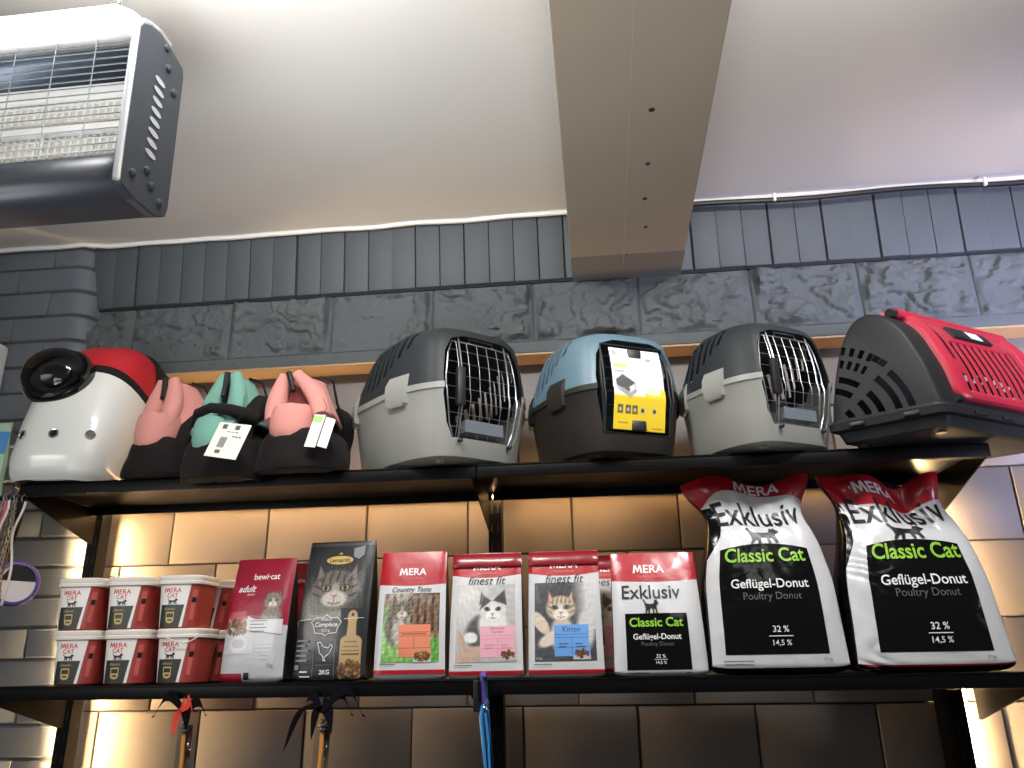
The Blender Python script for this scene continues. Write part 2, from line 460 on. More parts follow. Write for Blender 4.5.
# --- tiny 2D paint kit (numpy) for the pictures printed on the bags
class Paint:
    def __init__(self, x, y, base, asp=1.0):
        self.x = x; self.y = y * asp
        self.c = np.tile(np.array(base, float), (len(x), 1))
    def put(self, mask, col):
        m = np.clip(mask, 0, 1)[:, None]
        self.c = self.c * (1 - m) + np.array(col, float) * m; return self
    def ell(self, cx, cy, a, b, col, soft=0.12, rot=0.0, k=1.0):
        dx = self.x - cx; dy = self.y - cy
        c, s = math.cos(rot), math.sin(rot)
        r = np.sqrt(((dx * c + dy * s) / a) ** 2 + ((-dx * s + dy * c) / b) ** 2)
        return self.put(np.clip((1 - r) / soft + 0.5, 0, 1) * k, col)
    def tri(self, pts, col, soft=0.02):
        d = np.full(len(self.x), 1e9); p = [np.array(q, float) for q in pts]
        ar = (p[1][0] - p[0][0]) * (p[2][1] - p[0][1]) - (p[1][1] - p[0][1]) * (p[2][0] - p[0][0])
        if ar < 0: p.reverse()
        for i in range(3):
            a = p[i]; b = p[(i + 1) % 3]; e = b - a; n = np.array([-e[1], e[0]]) / np.hypot(*e)
            d = np.minimum(d, (self.x - a[0]) * n[0] + (self.y - a[1]) * n[1])
        return self.put(np.clip(d / soft + 0.5, 0, 1), col)
    def quad(self, pts, col, soft=0.015):
        d = np.full(len(self.x), 1e9); p = [np.array(q, float) for q in pts]
        k = len(p)
        ar = sum(p[i][0] * p[(i + 1) % k][1] - p[(i + 1) % k][0] * p[i][1] for i in range(k))
        if ar < 0: p.reverse()
        for i in range(k):
            a = p[i]; b = p[(i + 1) % k]; e = b - a; n = np.array([-e[1], e[0]]) / np.hypot(*e)
            d = np.minimum(d, (self.x - a[0]) * n[0] + (self.y - a[1]) * n[1])
        return self.put(np.clip(d / soft + 0.5, 0, 1), col)
    def grain(self, amp, sc, seed=1, mask=None):
        rs = np.random.RandomState(seed); n = np.zeros(len(self.x))
        for i in range(10):
            a = rs.uniform(0, 6.28); f = sc * rs.uniform(0.6, 1.8)
            n += np.sin((self.x * math.cos(a) + self.y * math.sin(a)) * f + rs.uniform(0, 6.28))
        n = n / 4 * amp
        if mask is not None: n = n * mask
        self.c = self.c + n[:, None]; return self
    def kibble(self, cx, cy, a, b, seed=3, cols=((150, 110, 70), (120, 84, 52), (176, 134, 88)), n=60, r=0.03):
        rs = np.random.RandomState(seed)
        for i in range(n):
            t = rs.uniform(0, 6.28); q = math.sqrt(rs.uniform(0, 1))
            self.ell(cx + a * q * math.cos(t), cy + b * q * math.sin(t), r, r * 0.75, (70, 48, 30), 0.4, rs.uniform(0, 3))
            self.ell(cx + a * q * math.cos(t), cy + b * q * math.sin(t) + r * 0.15, r * 0.75, r * 0.55, cols[i % 3], 0.4)
        return self
    def catface(self, cx, cy, s, fur, dark, light, eye=(176, 170, 110), ear_tilt=0.0, stripes=True, inner=(190, 150, 150), white_low=True):
        for sg in (-1, 1):
            ex = cx + sg * 0.62 * s
            self.tri([(ex - 0.36 * s, cy + 0.35 * s), (ex + 0.36 * s, cy + 0.35 * s), (ex + sg * 0.22 * s, cy + 1.35 * s)], dark)
            self.tri([(ex - 0.2 * s, cy + 0.4 * s), (ex + 0.22 * s, cy + 0.4 * s), (ex + sg * 0.16 * s, cy + 1.1 * s)], inner)
        self.ell(cx, cy, 0.98 * s, 0.84 * s, fur, 0.16)
        if stripes:
            dx = (self.x - cx) / s; dy = (self.y - cy) / s
            mk = np.clip((1 - np.sqrt(dx ** 2 + (dy / 0.85) ** 2)) * 6, 0, 1)
            st = np.clip(np.sin(dx * 22 + np.sin(dy * 5)) * 1.4 - 0.2, 0, 1) * np.clip((dy - 0.1) * 3, 0, 1)
            st += np.clip(np.sin(dy * 18 - np.abs(dx) * 9) * 1.4 - 0.3, 0, 1) * np.clip((np.abs(dx) - 0.45) * 4, 0, 1)
            self.put(mk * np.clip(st, 0, 1) * 0.75, dark)
        if white_low:
            self.ell(cx, cy - 0.42 * s, 0.52 * s, 0.36 * s, light, 0.3)
            self.ell(cx, cy - 0.1 * s, 0.16 * s, 0.42 * s, light, 0.5, 0, 0.6)
        for sg in (-1, 1):
            self.ell(cx + sg * 0.4 * s, cy + 0.06 * s, 0.21 * s, 0.15 * s, (24, 22, 20), 0.2, sg * 0.25)
            self.ell(cx + sg * 0.4 * s, cy + 0.06 * s, 0.16 * s, 0.12 * s, eye, 0.25, sg * 0.25)
            self.ell(cx + sg * 0.4 * s, cy + 0.06 * s, 0.06 * s, 0.11 * s, (14, 14, 14), 0.3)
        self.tri([(cx - 0.13 * s, cy - 0.24 * s), (cx + 0.13 * s, cy - 0.24 * s), (cx, cy - 0.4 * s)], (176, 112, 108))
        self.ell(cx, cy - 0.5 * s, 0.02 * s, 0.1 * s, (60, 50, 48), 0.5)
        for sg in (-1, 1):
            self.ell(cx + sg * 0.14 * s, cy - 0.6 * s, 0.15 * s, 0.025 * s, (70, 60, 56), 0.6, sg * 0.3)
        return self

CAT = [(-.02, .9), (0, 1), (.06, .98), (.11, .8), (.2, .7), (.45, .66), (.66, .7), (.71, .85), (.73, .99), (.79, .91), (.86, .99), (.92, .86), (1, .75),
       (.94, .66), (.86, .6), (.84, .4), (.9, .06), (.82, 0), (.75, .33), (.66, .4), (.68, .03), (.6, 0), (.57, .4), (.42, .4), (.37, 0), (.29, 0),
       (.3, .33), (.21, .16), (.15, 0), (.07, 0), (.14, .3), (.11, .55), (.05, .78)]

# ------------------------------------------------------------------ room
exec_marker = None
def rounded_brick(mb, x0, x1, z0, z1, yf, depth, shear=None, mi=0, bev=0.006):
    """a brick with soft front edges; shear(x,y,z)->point"""
    xs = [x0, x0 + bev, x1 - bev, x1]; zs = [z0, z0 + bev, z1 - bev, z1]
    rings = []
    def q(x0, x1, z0, z1, y): return [(x0, y, z0), (x1, y, z0), (x1, y, z1), (x0, y, z1)]
    r = [q(x0, x1, z0, z1, yf + depth), q(x0, x1, z0, z1, yf + bev), q(x0 + bev * .35, x1 - bev * .35, z0 + bev * .35, z1 - bev * .35, yf + bev * .3), q(x0 + bev, x1 - bev, z0 + bev, z1 - bev, yf)]
    if shear: r = [[shear(*p) for p in ring] for ring in r]
    mb.loft([[Vector(p) for p in ring] for ring in r], mi)

def build_room():
    rnd = random.Random(3)
    XL, XR = -2.7, 1.9
    # ceiling and floor
    c = MB().box((-0.4, -0.9, 2.917), (4.6, 3.2, 0.06)).build('ceiling', M['ceiling'], smooth=False); struct(c)
    f = MB().box((-0.4, -0.9, -0.03), (4.6, 3.2, 0.06)).build('floor', M['floor'], smooth=False); struct(f)
    # caulk line between ceiling and wall
    mb = MB()
    pts = []
    for i in range(120):
        x = -2.6 + 4.4 * i / 119
        y = 0.287 if x > -1.53 else 0.266
        if -1.56 < x < -1.5: y = 0.278
        pts.append((x, y + 0.004 * noise.noise((x * 5, 0, 0)), 2.881 + 0.004 * noise.noise((x * 7, 3, 0))))
    mb.tube(pts, 0.0075, 6)
    struct(mb.build('trim_1', M['caulk']), 'thin white caulk line along the joint of ceiling and wall', 'trim')
    # ---- back wall: the plane of blocks in the niche, stone band and upright brick course all belong to it
    wall = MB().box((-0.4, 0.511, 1.72), (4.6, 0.16, 2.42)).build('wall_back', M['block_joint'], smooth=False); struct(wall)
    mb = MB()
    rows = [(1.14, 1.327, 1), (1.327, 1.517, 0), (1.517, 1.712, 0), (1.712, 1.903, 1), (1.903, 2.094, 0), (2.094, 2.285, 1), (2.285, 2.47, 0)]
    for k, (z0, z1, odd) in enumerate(rows):
        if k == 1: odd = 1
        x = -1.235 - 0.145 * odd - 0.29 * 3
        while x < XR:
            rounded_brick(mb, x + 0.002 + rnd.uniform(0, .001), x + 0.2885 - rnd.uniform(0, .001), z0 + 0.002, z1 - 0.002, 0.42 + rnd.uniform(-.003, .003), 0.04, bev=0.0035)
            x += 0.29
    mb.build('wall_blocks', M['block'], wall)
    # upright brick course, leaning slightly into the room
    def lean(x, y, z):
        return (x + (z - 2.69) * -0.02 * (x + 0.3), y - (z - 2.69) * 0.16, z)
    mb = MB()
    n0 = -0.509
    for i in range(-16, 32):
        x0 = n0 + i * 0.0745 + rnd.uniform(-.003, .003)
        if x0 < -1.56 or x0 > XR: continue
        rounded_brick(mb, x0 + 0.0006, x0 + 0.0738 - rnd.uniform(0, .0008), 2.6865 + rnd.uniform(0, .002), 2.902, 0.33 + rnd.uniform(-.0012, .0012), 0.1, lean, bev=0.0028)
    mb.build('brick_course', M['soldier'], wall)
    MB().prism([(-1.6, 0.338, 2.68), (-1.6, 0.306, 2.897), (-1.6, 0.5, 2.897), (-1.6, 0.5, 2.68)], (3.6, 0, 0)).build('brick_joints', M['mortar_dark'], wall, smooth=False)
    # rock-faced stone band
    mb = MB()
    xs = [-1.72, -1.401, -1.087, -.767, -.459, -.16, .146, .465, .762, 1.067, 1.375, 1.68, 1.95]
    for a, b in zip(xs[:-1], xs[1:]):
        nx, nz = 72, 44
        z0, z1 = 2.494, 2.688
        V = []; s = rnd.uniform(0, 100)
        for j in range(nz + 1):
            for i in range(nx + 1):
                u = i / nx; v = j / nz
                x = a + 0.001 + (b - a - 0.002) * u; z = z0 + 0.001 + (z1 - z0 - 0.002) * v
                wob = .006 * noise.noise(Vector((x * 22 + s, z * 22, 1)))
                e = min(u * (b - a), (1 - u) * (b - a), v * 0.19, (1 - v) * 0.19)
                ed = min(1, max(0, (e - .006 + wob) / 0.014)); ed = ed * ed * (3 - 2 * ed)
                p = Vector((x * 10 + s, s * .3, z * 13))
                f1 = noise.fractal(p, 0.9, 2.0, 4); f2 = noise.fractal(p * 0.45 + Vector((9, 2, s)), 0.9, 2.0, 5)
                q = f2 * 3.2; fl = math.floor(q); fr = q - fl; step = (fl + min(1, max(0, (fr - .72) / .28))) / 3.2
                h = .010 + step * .034 + f1 * .012 + noise.noise(p * 3.5) * .003
                V.append((x, 0.343 + (0.004 if e < .0015 else 0) - min(.034, max(-.004, h)) * ed, z))
        F = [(j * (nx + 1) + i, j * (nx + 1) + i + 1, (j + 1) * (nx + 1) + i + 1, (j + 1) * (nx + 1) + i) for j in range(nz) for i in range(nx)]
        mb.add(V, F)
    st = mb.build('stone_band', M['stone'], wall)
    MB().box((0.12, 0.413, 2.592), (3.7, 0.13, 0.194)).build('stone_joints', M['mortar'], wall, smooth=False)
    # flat ledge over the niche with its tan underside
    led = MB().box((0.12, 0.397, 2.476), (3.7, 0.127, 0.034), bev=0.004).build('trim_2', M['stone'])
    struct(led, 'flat grey ledge below the rough stones', 'trim')
    MB().box((0.3, 0.378, 2.4565), (3.6, 0.082, 0.006)).build('tan_soffit', M['tan'], led, smooth=False)
    # left pillar of painted bricks, rounded corner
    pil = MB(); r = 0.045
    def corner_x(z): return -1.525 + (2.74 - z) * 0.058
    def outline(z, y0, grow=0.0, x_left=-2.6, rr=0.07):
        rr = min(rr, .436 - y0); cx = corner_x(z) + grow; pts = [(x_left, 0.44), (x_left, y0)]
        for i in range(9):
            t = -PI / 2 + (PI / 2) * i / 8
            pts.append((cx - rr + rr * math.cos(t), y0 + rr + rr * math.sin(t)))
        pts.append((cx, 0.44))
        return pts
    def back(z):
        k = min(1, max(0, (2.26 - z) / .10)); return .098 * k * k * (3 - 2 * k)
    rings = [[Vector((x, y, z)) for x, y in outline(z, 0.286 + back(z), -0.004)] for z in (1.1, 1.6, 2.1, 2.16, 2.18, 2.2, 2.22, 2.24, 2.26, 2.5, 2.897)]
    MBp = MB().loft(rings)
    pillar = MBp.build('wall_left', M['mortar'], smooth=True); struct(pillar)
    mb = MB()
    zz = 2.898; row = 0; ch = 0.083
    while zz > 1.15:
        z1 = zz; z0 = zz - ch
        off = 0.12 if row % 2 else 0.0
        yb = 0.282 + back((z0 + z1) / 2) + rnd.uniform(-.002, .002)
        # the corner brick wraps round the rounded edge
        cl = 0.24 if row % 2 else 0.13
        zi = [z0 + 0.0035, z0 + 0.007, z1 - 0.007, z1 - 0.0035]; gi = [-0.004, 0, 0, -0.004]
        rr_ = []
        for z, g in zip(zi, gi):
            o = outline(z, yb - g, g, x_left=corner_x(z) - cl)
            rr_.append([Vector((x, y, z)) for x, y in o])
        mb.loft(rr_)
        x = -cl
        while x > -1.0:
            w = 0.235
            rounded_brick(mb, corner_x((z0 + z1) / 2) + x - w + 0.004, corner_x((z0 + z1) / 2) + x - 0.003, z0 + 0.0035, z1 - 0.0035, yb + rnd.uniform(-.003, .002), 0.05, bev=0.004)
            x -= w
        zz -= ch; row += 1
    mb.build('pillar_bricks', M['pillar'], pillar)
    # dropped beam
    bm_ = MB().box((0.116, -0.72, 2.78), (0.312, 2.13, 0.20), bev=0.004)
    beam = bm_.build('ceiling_beam', M['beam'], smooth=False)
    beam['kind'] = 'structure'; beam['label'] = 'plastered ceiling beam running out from the wall'; beam['category'] = 'beam'
    MB().box((0.116, 0.272, 2.7795), (0.3135, 0.15, 0.2005), bev=0.002).build('grey_end', M['beam_grey'], beam, smooth=False)
    for (x, y, rr2) in ((.150, -.401, .0045), (.151, -.216, .004), (.151, -.073, .004), (.159, .06, .0035), (.113, .2, .002)):
        MB().lathe([(rr2 * 1.5, 2.6795), (rr2 * 1.3, 2.6785), (rr2 * 0.6, 2.6792)], 12, mtx=Matrix.Translation((x, y, 0))).build('screw_hole', M['hole'], beam)
    MB().box((0.105, -0.6, 2.6797), (0.0012, 1.7, 0.0010)).build('board_seam', M['beam_seam'], beam, smooth=False)

build_room()

# ------------------------------------------------------------------ shelves
ZT, ZB = 2.055, 1.590            # tops of the two shelf boards
UPX = (-1.405, -0.275, 0.80)
def build_shelves():
    for z, nm, lab, x0, x1 in ((ZT, 'wall_shelf', 'upper black steel shelf carrying the pet carriers', -1.405, 0.845),
                       (ZB, 'wall_shelf', 'lower black steel shelf carrying the food bags and tubs', -1.405, 0.845)):
        t = thing(nm, lab, 'shelf', ((x0 + x1) / 2, 0.15, z), 0, 'black wall shelves')
        cx = (x0 + x1) / 2
        for a, b in ((x0, UPX[1]), (UPX[1], x1)):
            mb = MB()
            w = b - a - 0.002; c = (a + b) / 2 - cx
            mb.box((c, -0.01, -0.004), (w, 0.28, 0.008), bev=0.002)
            mb.box((c, -0.1475, -0.015), (w, 0.005, 0.03), bev=0.002)
            mb.box((c, -0.138, -0.0285), (w, 0.02, 0.003), bev=0.001)
            mb.box((c, 0.1285, -0.015), (w, 0.005, 0.03), bev=0.002)
            mb.build('shelf_board', M['shelf'], t)
        for x in UPX:
            xx = x + (0.009 if x < 0 else 0.036) - cx
            if x == UPX[1]: xx = x - 0.012 - cx
            prof = [(xx - 0.0015, -0.146, -0.002 if False else -0.009), (xx - 0.0015, 0.150, -0.009), (xx - 0.0015, 0.150, -0.105), (xx - 0.0015, 0.135, -0.105), (xx - 0.0015, -0.146, -0.030)]
            MB().prism(prof, (0.003, 0, 0)).build('bracket', M['shelf'], t, smooth=False)
    for x, lab in zip(UPX, ('black slotted steel upright at the left end of the shelves', 'black slotted steel upright behind the middle of the shelves', 'black slotted steel upright at the right end of the shelves')):
        t = thing('shelf_upright', lab, 'upright', (x, 0.362 if x > 0 else 0.34, 1.0), 0, 'shelf uprights')
        mb = MB()
        w, d, h = 0.034, 0.092 if x > 0 else 0.045, 1.09
        ring = [(-w / 2, d / 2), (-w / 2, -d / 2), (w / 2, -d / 2), (w / 2, d / 2), (w / 2 - .003, d / 2), (w / 2 - .003, -d / 2 + .003), (-w / 2 + .003, -d / 2 + .003), (-w / 2 + .003, d / 2)]
        mb.loft([[Vector((a, b, z)) for a, b in ring] for z in (0, h)])
        mb.build('upright_channel', M['shelf'], t, smooth=False)
        ms = MB()
        for k in range(20):
            for s in (-1, 1):
                ms.box((s * 0.008, -d / 2 - 0.0002, 0.06 + k * 0.05), (0.004, 0.001, 0.022))
        ms.build('slot', M['mortar_dark'], t, smooth=False)['kind'] = 'stuff'
    # warm light strips
    def strip(lab, a, b, w, emis_off, mkey='led', cover=False):
        t = thing('led_strip', lab, 'light strip', a, 0, 'warm light strips')
        a = Vector(a); b = Vector(b); d = b - a; c = d / 2
        s = (w, 0.010, d.length) if abs(d.z) > abs(d.x) else (d.length, 0.010, w)
        MB().box(c, s, bev=.002).build('diffuser', M[mkey], t, smooth=False)
        s2 = (s[0] + (.002 if s[0] < .1 else 0), 0.004, s[2] + (.002 if s[2] < .1 else 0))
        MB().box(c + (Vector((0, -.002, .0062)) if cover else Vector((0, 0.0072, 0))), (s2[0], .016, .003) if cover else s2).build('channel', M['led_channel'], t, smooth=False)
    strip('vertical warm light strip glowing beside the left upright', (-1.417, 0.378, 1.12), (-1.417, 0.378, 2.03), 0.009, 0)
    strip('vertical warm light strip glowing beside the right upright', (0.847, 0.394, 1.12), (0.847, 0.394, 2.03), 0.010, 0)
    strip('warm light strip under the back edge of the upper shelf', (-1.35, 0.292, 2.036), (0.10, 0.292, 2.036), 0.006, 0, 'led_low', True)
    strip('horizontal warm light strip on the wall behind the left half of the upper shelf', (-1.35, 0.398, 2.060), (-0.30, 0.398, 2.060), 0.010, 0, 'led_soft')
    strip('horizontal warm light strip on the wall behind the right half of the upper shelf', (-0.22, 0.398, 2.060), (0.78, 0.398, 2.060), 0.010, 0, 'led_dim')
M['led_soft'] = mat_emit('warm_led_soft', (255, 204, 142), 26.0)
M['led_low'] = mat_emit('warm_led_low', (255, 204, 142), 44.0)
M['led_dim'] = mat_emit('warm_led_dim', (255, 190, 112), 20.0)
build_shelves()
ZT += .0008; ZB += .0008

# ------------------------------------------------------------------ lights of the shop, added fills, world, camera
def area(name, loc, target, size, power, col, sy=None, spread=180):
    l = bpy.data.lights.new(name, 'AREA'); l.energy = power; l.color = col
    l.spread = math.radians(spread); l.shape = 'RECTANGLE'; l.size = size; l.size_y = sy or size
    o = bpy.data.objects.new(name, l); COL.objects.link(o); o.location = loc
    d = Vector(target) - Vector(loc); o.rotation_euler = d.to_track_quat('-Z', 'Y').to_euler()
    return o
area('shop_lamp_or_fill', (0.65, -0.84, 2.85), (0.60, 0.0, 1.9), 0.55, 18, (1.0, 0.97, 0.95), 0.16)
area('shop_lamp_or_fill', (-0.50, -0.84, 2.85), (-0.50, 0.0, 1.9), 0.55, 18, (1.0, 0.97, 0.94), 0.16)
area('shop_lamp_or_fill', (-1.0, -1.9, 2.84), (-0.7, 0.2, 1.8), 0.6, 3, (1.0, 0.96, 0.92), 0.3)
area('shop_lamp_or_fill', (0.9, -2.0, 2.84), (0.6, 0.2, 1.8), 0.6, 2.5, (1.0, 0.97, 0.95), 0.3)
area('shop_lamp_or_fill', (-1.7, -1.35, 1.95), (-1.15, 0.05, 1.70), 0.8, 1.5, (1.0, 0.97, 0.94), 0.6, 70)  # added fill brightening the tubs, not a lamp of the shop
area('ceiling_fill', (-0.4, -1.9, 1.45), (-0.4, -0.9, 2.93), 1.6, 10, (1.0, 0.985, 0.95), 0.6, 80)  # added uplight out of view, only there to brighten the ceiling
area('ceiling_fill', (-0.8, -1.0, 1.38), (-0.8, -0.35, 2.93), 0.9, 2.4, (0.93, 0.97, 1.0), 0.3, 75)  # unseen fill standing in for floor bounce on the left ceiling
area('ceiling_fill', (0.8, -1.0, 1.38), (0.9, -0.35, 2.93), 0.9, 0.9, (0.95, 0.90, 1.0), 0.3, 75)  # same added bounce fill for the ceiling on the right
area('shop_lamp_or_fill', (1.95, -0.8, 1.9), (1.15, 0.35, 2.5), 0.4, 7, (0.68, 0.68, 1.0), 0.4, 60)  # added bluish fill that tints the right end of the wall
w = bpy.data.worlds.new('world'); SC.world = w; w.use_nodes = True
bg = w.node_tree.nodes['Background']; bg.inputs['Color'].default_value = (0.92, 0.95, 1.0, 1); bg.inputs['Strength'].default_value = 0.09

cd = bpy.data.cameras.new('camera'); cam = bpy.data.objects.new('camera', cd); COL.objects.link(cam)
cd.sensor_width = 36.0; cd.lens = 36.0 * 787 / 1024; cd.clip_start = 0.02
right = Vector((0.9935, 0.1130, -0.0158)); up = Vector((0.0526, -0.3316, 0.9420)); back = Vector((0.1012, -0.9366, -0.3354))
r3 = Matrix((right, up, back)).transposed()
cam.matrix_world = Matrix.Translation((0, -1.75, 1.62)) @ r3.to_quaternion().to_matrix().to_4x4()
SC.camera = cam
vs = SC.view_settings; vs.view_transform = 'Standard'; vs.look = 'None'; vs.gamma = 1.0; vs.use_curve_mapping = False; vs.exposure = 0.0

# ------------------------------------------------------------------ food bags
def wav(seed, n=7, lo=8, hi=26):
    rs = np.random.RandomState(seed); P = []
    for i in range(n):
        a = rs.uniform(0, PI); f = rs.uniform(lo, hi)
        P.append((math.cos(a) * f, math.sin(a) * f, rs.uniform(0, 6.28)))
    def g(u, v):
        s = 0
        for a, b, c in P:
            t = np.sin(u * a + v * b + c)
            s = s + (1 - np.abs(t) * 2)
        return s / n
    return g

class Bag:
    def __init__(self, w, h, d, seed=1, wr=0.0012, lean=0.0, topw=0.97, botw=1.0, sag=None, bulge=0.006, foot=0.012, fine=34):
        self.w, self.h, self.d, self.lean, self.topw, self.botw, self.sag, self.bulge, self.foot = w, h, d, lean, topw, botw, sag, bulge, foot
        self.g1 = wav(seed, 7, 10, fine); self.g2 = wav(seed + 50, 6, 35, 90); self.wr = wr
    def half(self, t):
        d = self.d / 2
        return d * (1 - 0.9 * np.clip(t, 0, 1) ** 2.1)
    def raw(self, U, V, side=-1, off=0.0):
        w, h = self.w, self.h
        U = np.asarray(U, float); V = np.asarray(V, float)
        t = np.clip(V / h, 0, 1); s = U / (w / 2)
        x = U * (self.botw + (self.topw - self.botw) * t) + self.lean * t
        b = np.clip(1 - V / self.foot, 0, 1)          # rounded bottom edge
        y = self.half(t) - self.foot * 0.6 * b ** 2 * 1.0
        pil = (1 - np.clip(np.abs(s), 0, 1) ** 4)
        y = y + self.bulge * pil * np.sin(PI * np.clip(t, 0, 1) ** 0.8) - 0.004 * np.abs(s) ** 10
        env = np.clip(V / 0.03, 0, 1)
        y = y + self.wr * env * (self.g1(U, V) + 0.35 * self.g2(U, V))
        z = V + self.foot * 0.5 * np.abs(s) ** 8 * b
        y = side * y
        if self.sag is not None:
            x, y, z = self.sag(U, V, t, s, x, y, z, side)
        y = y - off
        return np.stack([x, y, z], -1)
    def S(self, U, V, off=0.0):
        return self.raw(U, V, -1, off)
    def body(self, name, parent, m_front, m_side, m_back=None, nu=44, nv=64, fold=0.35):
        w, h = self.w, self.h
        us = np.linspace(-w / 2, w / 2, nu)
        us = np.sign(us) * (w / 2) * (np.abs(us) / (w / 2)) ** 0.8
        vs = h * np.linspace(0, 1, nv) ** 1.1
        kb = 12; ub = np.linspace(w / 2, -w / 2, kb)
        V = []; F = []; mi = []
        for v in vs:
            fr = self.raw(us, np.full(nu, v), -1); bk = self.raw(ub, np.full(kb, v), 1)
            r = (fr[-1] + bk[0]) / 2; l = (fr[0] + bk[-1]) / 2
            dep = abs(bk[0][1] - fr[-1][1])
            r[0] -= fold * dep * 0.5 * min(1, v / 0.04) ; l[0] += fold * dep * 0.5 * min(1, v / 0.04)
            V += [tuple(p) for p in fr] + [tuple(r)] + [tuple(p) for p in bk] + [tuple(l)]
        n = nu + kb + 2
        for j in range(nv - 1):
            for i in range(n):
                i2 = (i + 1) % n
                F.append((j * n + i, j * n + i2, (j + 1) * n + i2, (j + 1) * n + i))
                mi.append(0 if i < nu - 1 else (1 if (i < nu + 1 or i >= n - 2) else 2))
        F.append(tuple(reversed(range(n)))); mi.append(2)
        F.append(tuple(range((nv - 1) * n, nv * n))); mi.append(0)
        me = bpy.data.meshes.new(name); me.from_pydata(V, [], F)
        for m in (m_front, m_side, m_back or m_front): me.materials.append(m)
        me.polygons.foreach_set('material_index', mi); me.update(); fix_normals(me); shade(me, 60)
        return link(name, me, parent)

GB = 'packs of cat food on the lower shelf'
def bag_at(name, label, x, y, rz=0.0):
    return thing(name, label, 'pet food bag', (x, y, ZB), rz, GB)

def header(b, t, v0, key='red', curve=0.0, v1=None, name='header_band'):
    d = Decal(); n = 16; w = b.w; v1 = v1 or b.h
    low = [(-w / 2 + w * i / n, v0 + curve * (1 - (2 * i / n - 1) ** 2)) for i in range(n + 1)]
    d.poly(low + [(w / 2, v1), (-w / 2, v1)])
    return d.build(name, M[key], t, b.S, 0.0005)

def bars(d, u0, v0, u1, n, pitch, w, mi=0, seed=1):
    rs = np.random.RandomState(seed)
    for i in range(n):
        d.rect(u0, v0 - i * pitch, u0 + (u1 - u0) * rs.uniform(0.6, 1), v0 - i * pitch + w, mi)

# 1 ---- maroon and silver bag
def bag_bewi():
    b = Bag(.152, .275, .072, seed=11, topw=.97, lean=.002)
    t = bag_at('cat_food_bag', 'maroon and silver cat food bag beside the white-lidded tubs', -.792, .085, math.radians(-4))
    b.body('pouch', t, M['silver'], M['leonside'], M['darkred'])
    w, h = b.w, b.h
    d = Decal(); d.poly([(-w / 2, h * .40), (0, h * .46), (w / 2, h * .44), (w / 2, h), (-w / 2, h)]); d.build('header_band', M['darkred'], t, b.S, .0005)
    def pic(x, y):
        p = Paint(x, y, (146, 34, 56), 1.0)
        p.ell(.62, .60, .30, .26, (120, 112, 104), .5)
        p.catface(.62, .62, .27, (146, 138, 126), (70, 64, 60), (216, 210, 200), eye=(150, 150, 96), inner=(150, 110, 104))
        p.ell(.62, .2, .34, .26, (134, 126, 114), .4)
        p.grain(22, 70, 4, mask=((p.c[:, 1] > 60) * 1.0))
        return p.c
    picture('cat_picture', t, b.S, w * -.06, h * .46, w * .42, h * .75, pic, 60, 60)
    def pic2(x, y):
        p = Paint(x, y, (196, 196, 200), 1.0)
        p.put((y > .82) * 1.0, (150, 34, 56))
        p.ell(.35, .86, .3, .16, (190, 90, 100), .5); p.ell(.55, 1.0, .1, .1, (196, 100, 110), .4)
        p.kibble(.38, .62, .38, .2, 5, n=70, r=.05)
        p.ell(.5, .22, .3, .18, (214, 214, 216), .2); p.ell(.5, .24, .22, .11, (176, 176, 182), .3)
        return p.c
    picture('kibble_picture', t, b.S, -w * .47, h * .22, w * .0, h * .56, pic2, 50, 60)
    d = Decal()
    d.sec('brand_lettering'); d.text('bewi\u00b7cat', .010, h * .845, width=.066, mi=0, bold=.01)
    d.sec('title_lettering'); d.text('adult', -.034, h * .745, width=.045, mi=0, bold=.015, shear=.3)
    d.text('poultry', -.022, h * .695, height=.006, mi=0, shear=.3)
    d.sec('white_banner'); d.poly([(-.02, h * .41), (w * .44, h * .37), (w * .44, h * .49), (.0, h * .49), (-.02, h * .52)], 1)
    bars(d, -.012, h * .475, .03, 4, .0075, .0022, 2, 4)
    d.sec('red_corner'); d.rect(-w / 2, h * .0, -.02, h * .07, 3); d.rect(-.015, h * .02, -.002, h * .075, 4)
    d.sec('small_print'); d.text('1kg', .047, h * .13, height=.011, mi=2)
    bars(d, .01, h * .3, .06, 5, .008, .0016, 1, 9)
    d.build('lettering', [M['ink_white'], M['white'], M['ink_mid'], M['darkred'], M['ink']], t, b.S, .0013)
    return t
bw = bag_bewi()
dup(bw, (-.735, .185, ZB), math.radians(2), 'maroon cat food bag mostly hidden behind the maroon and silver one', GB)

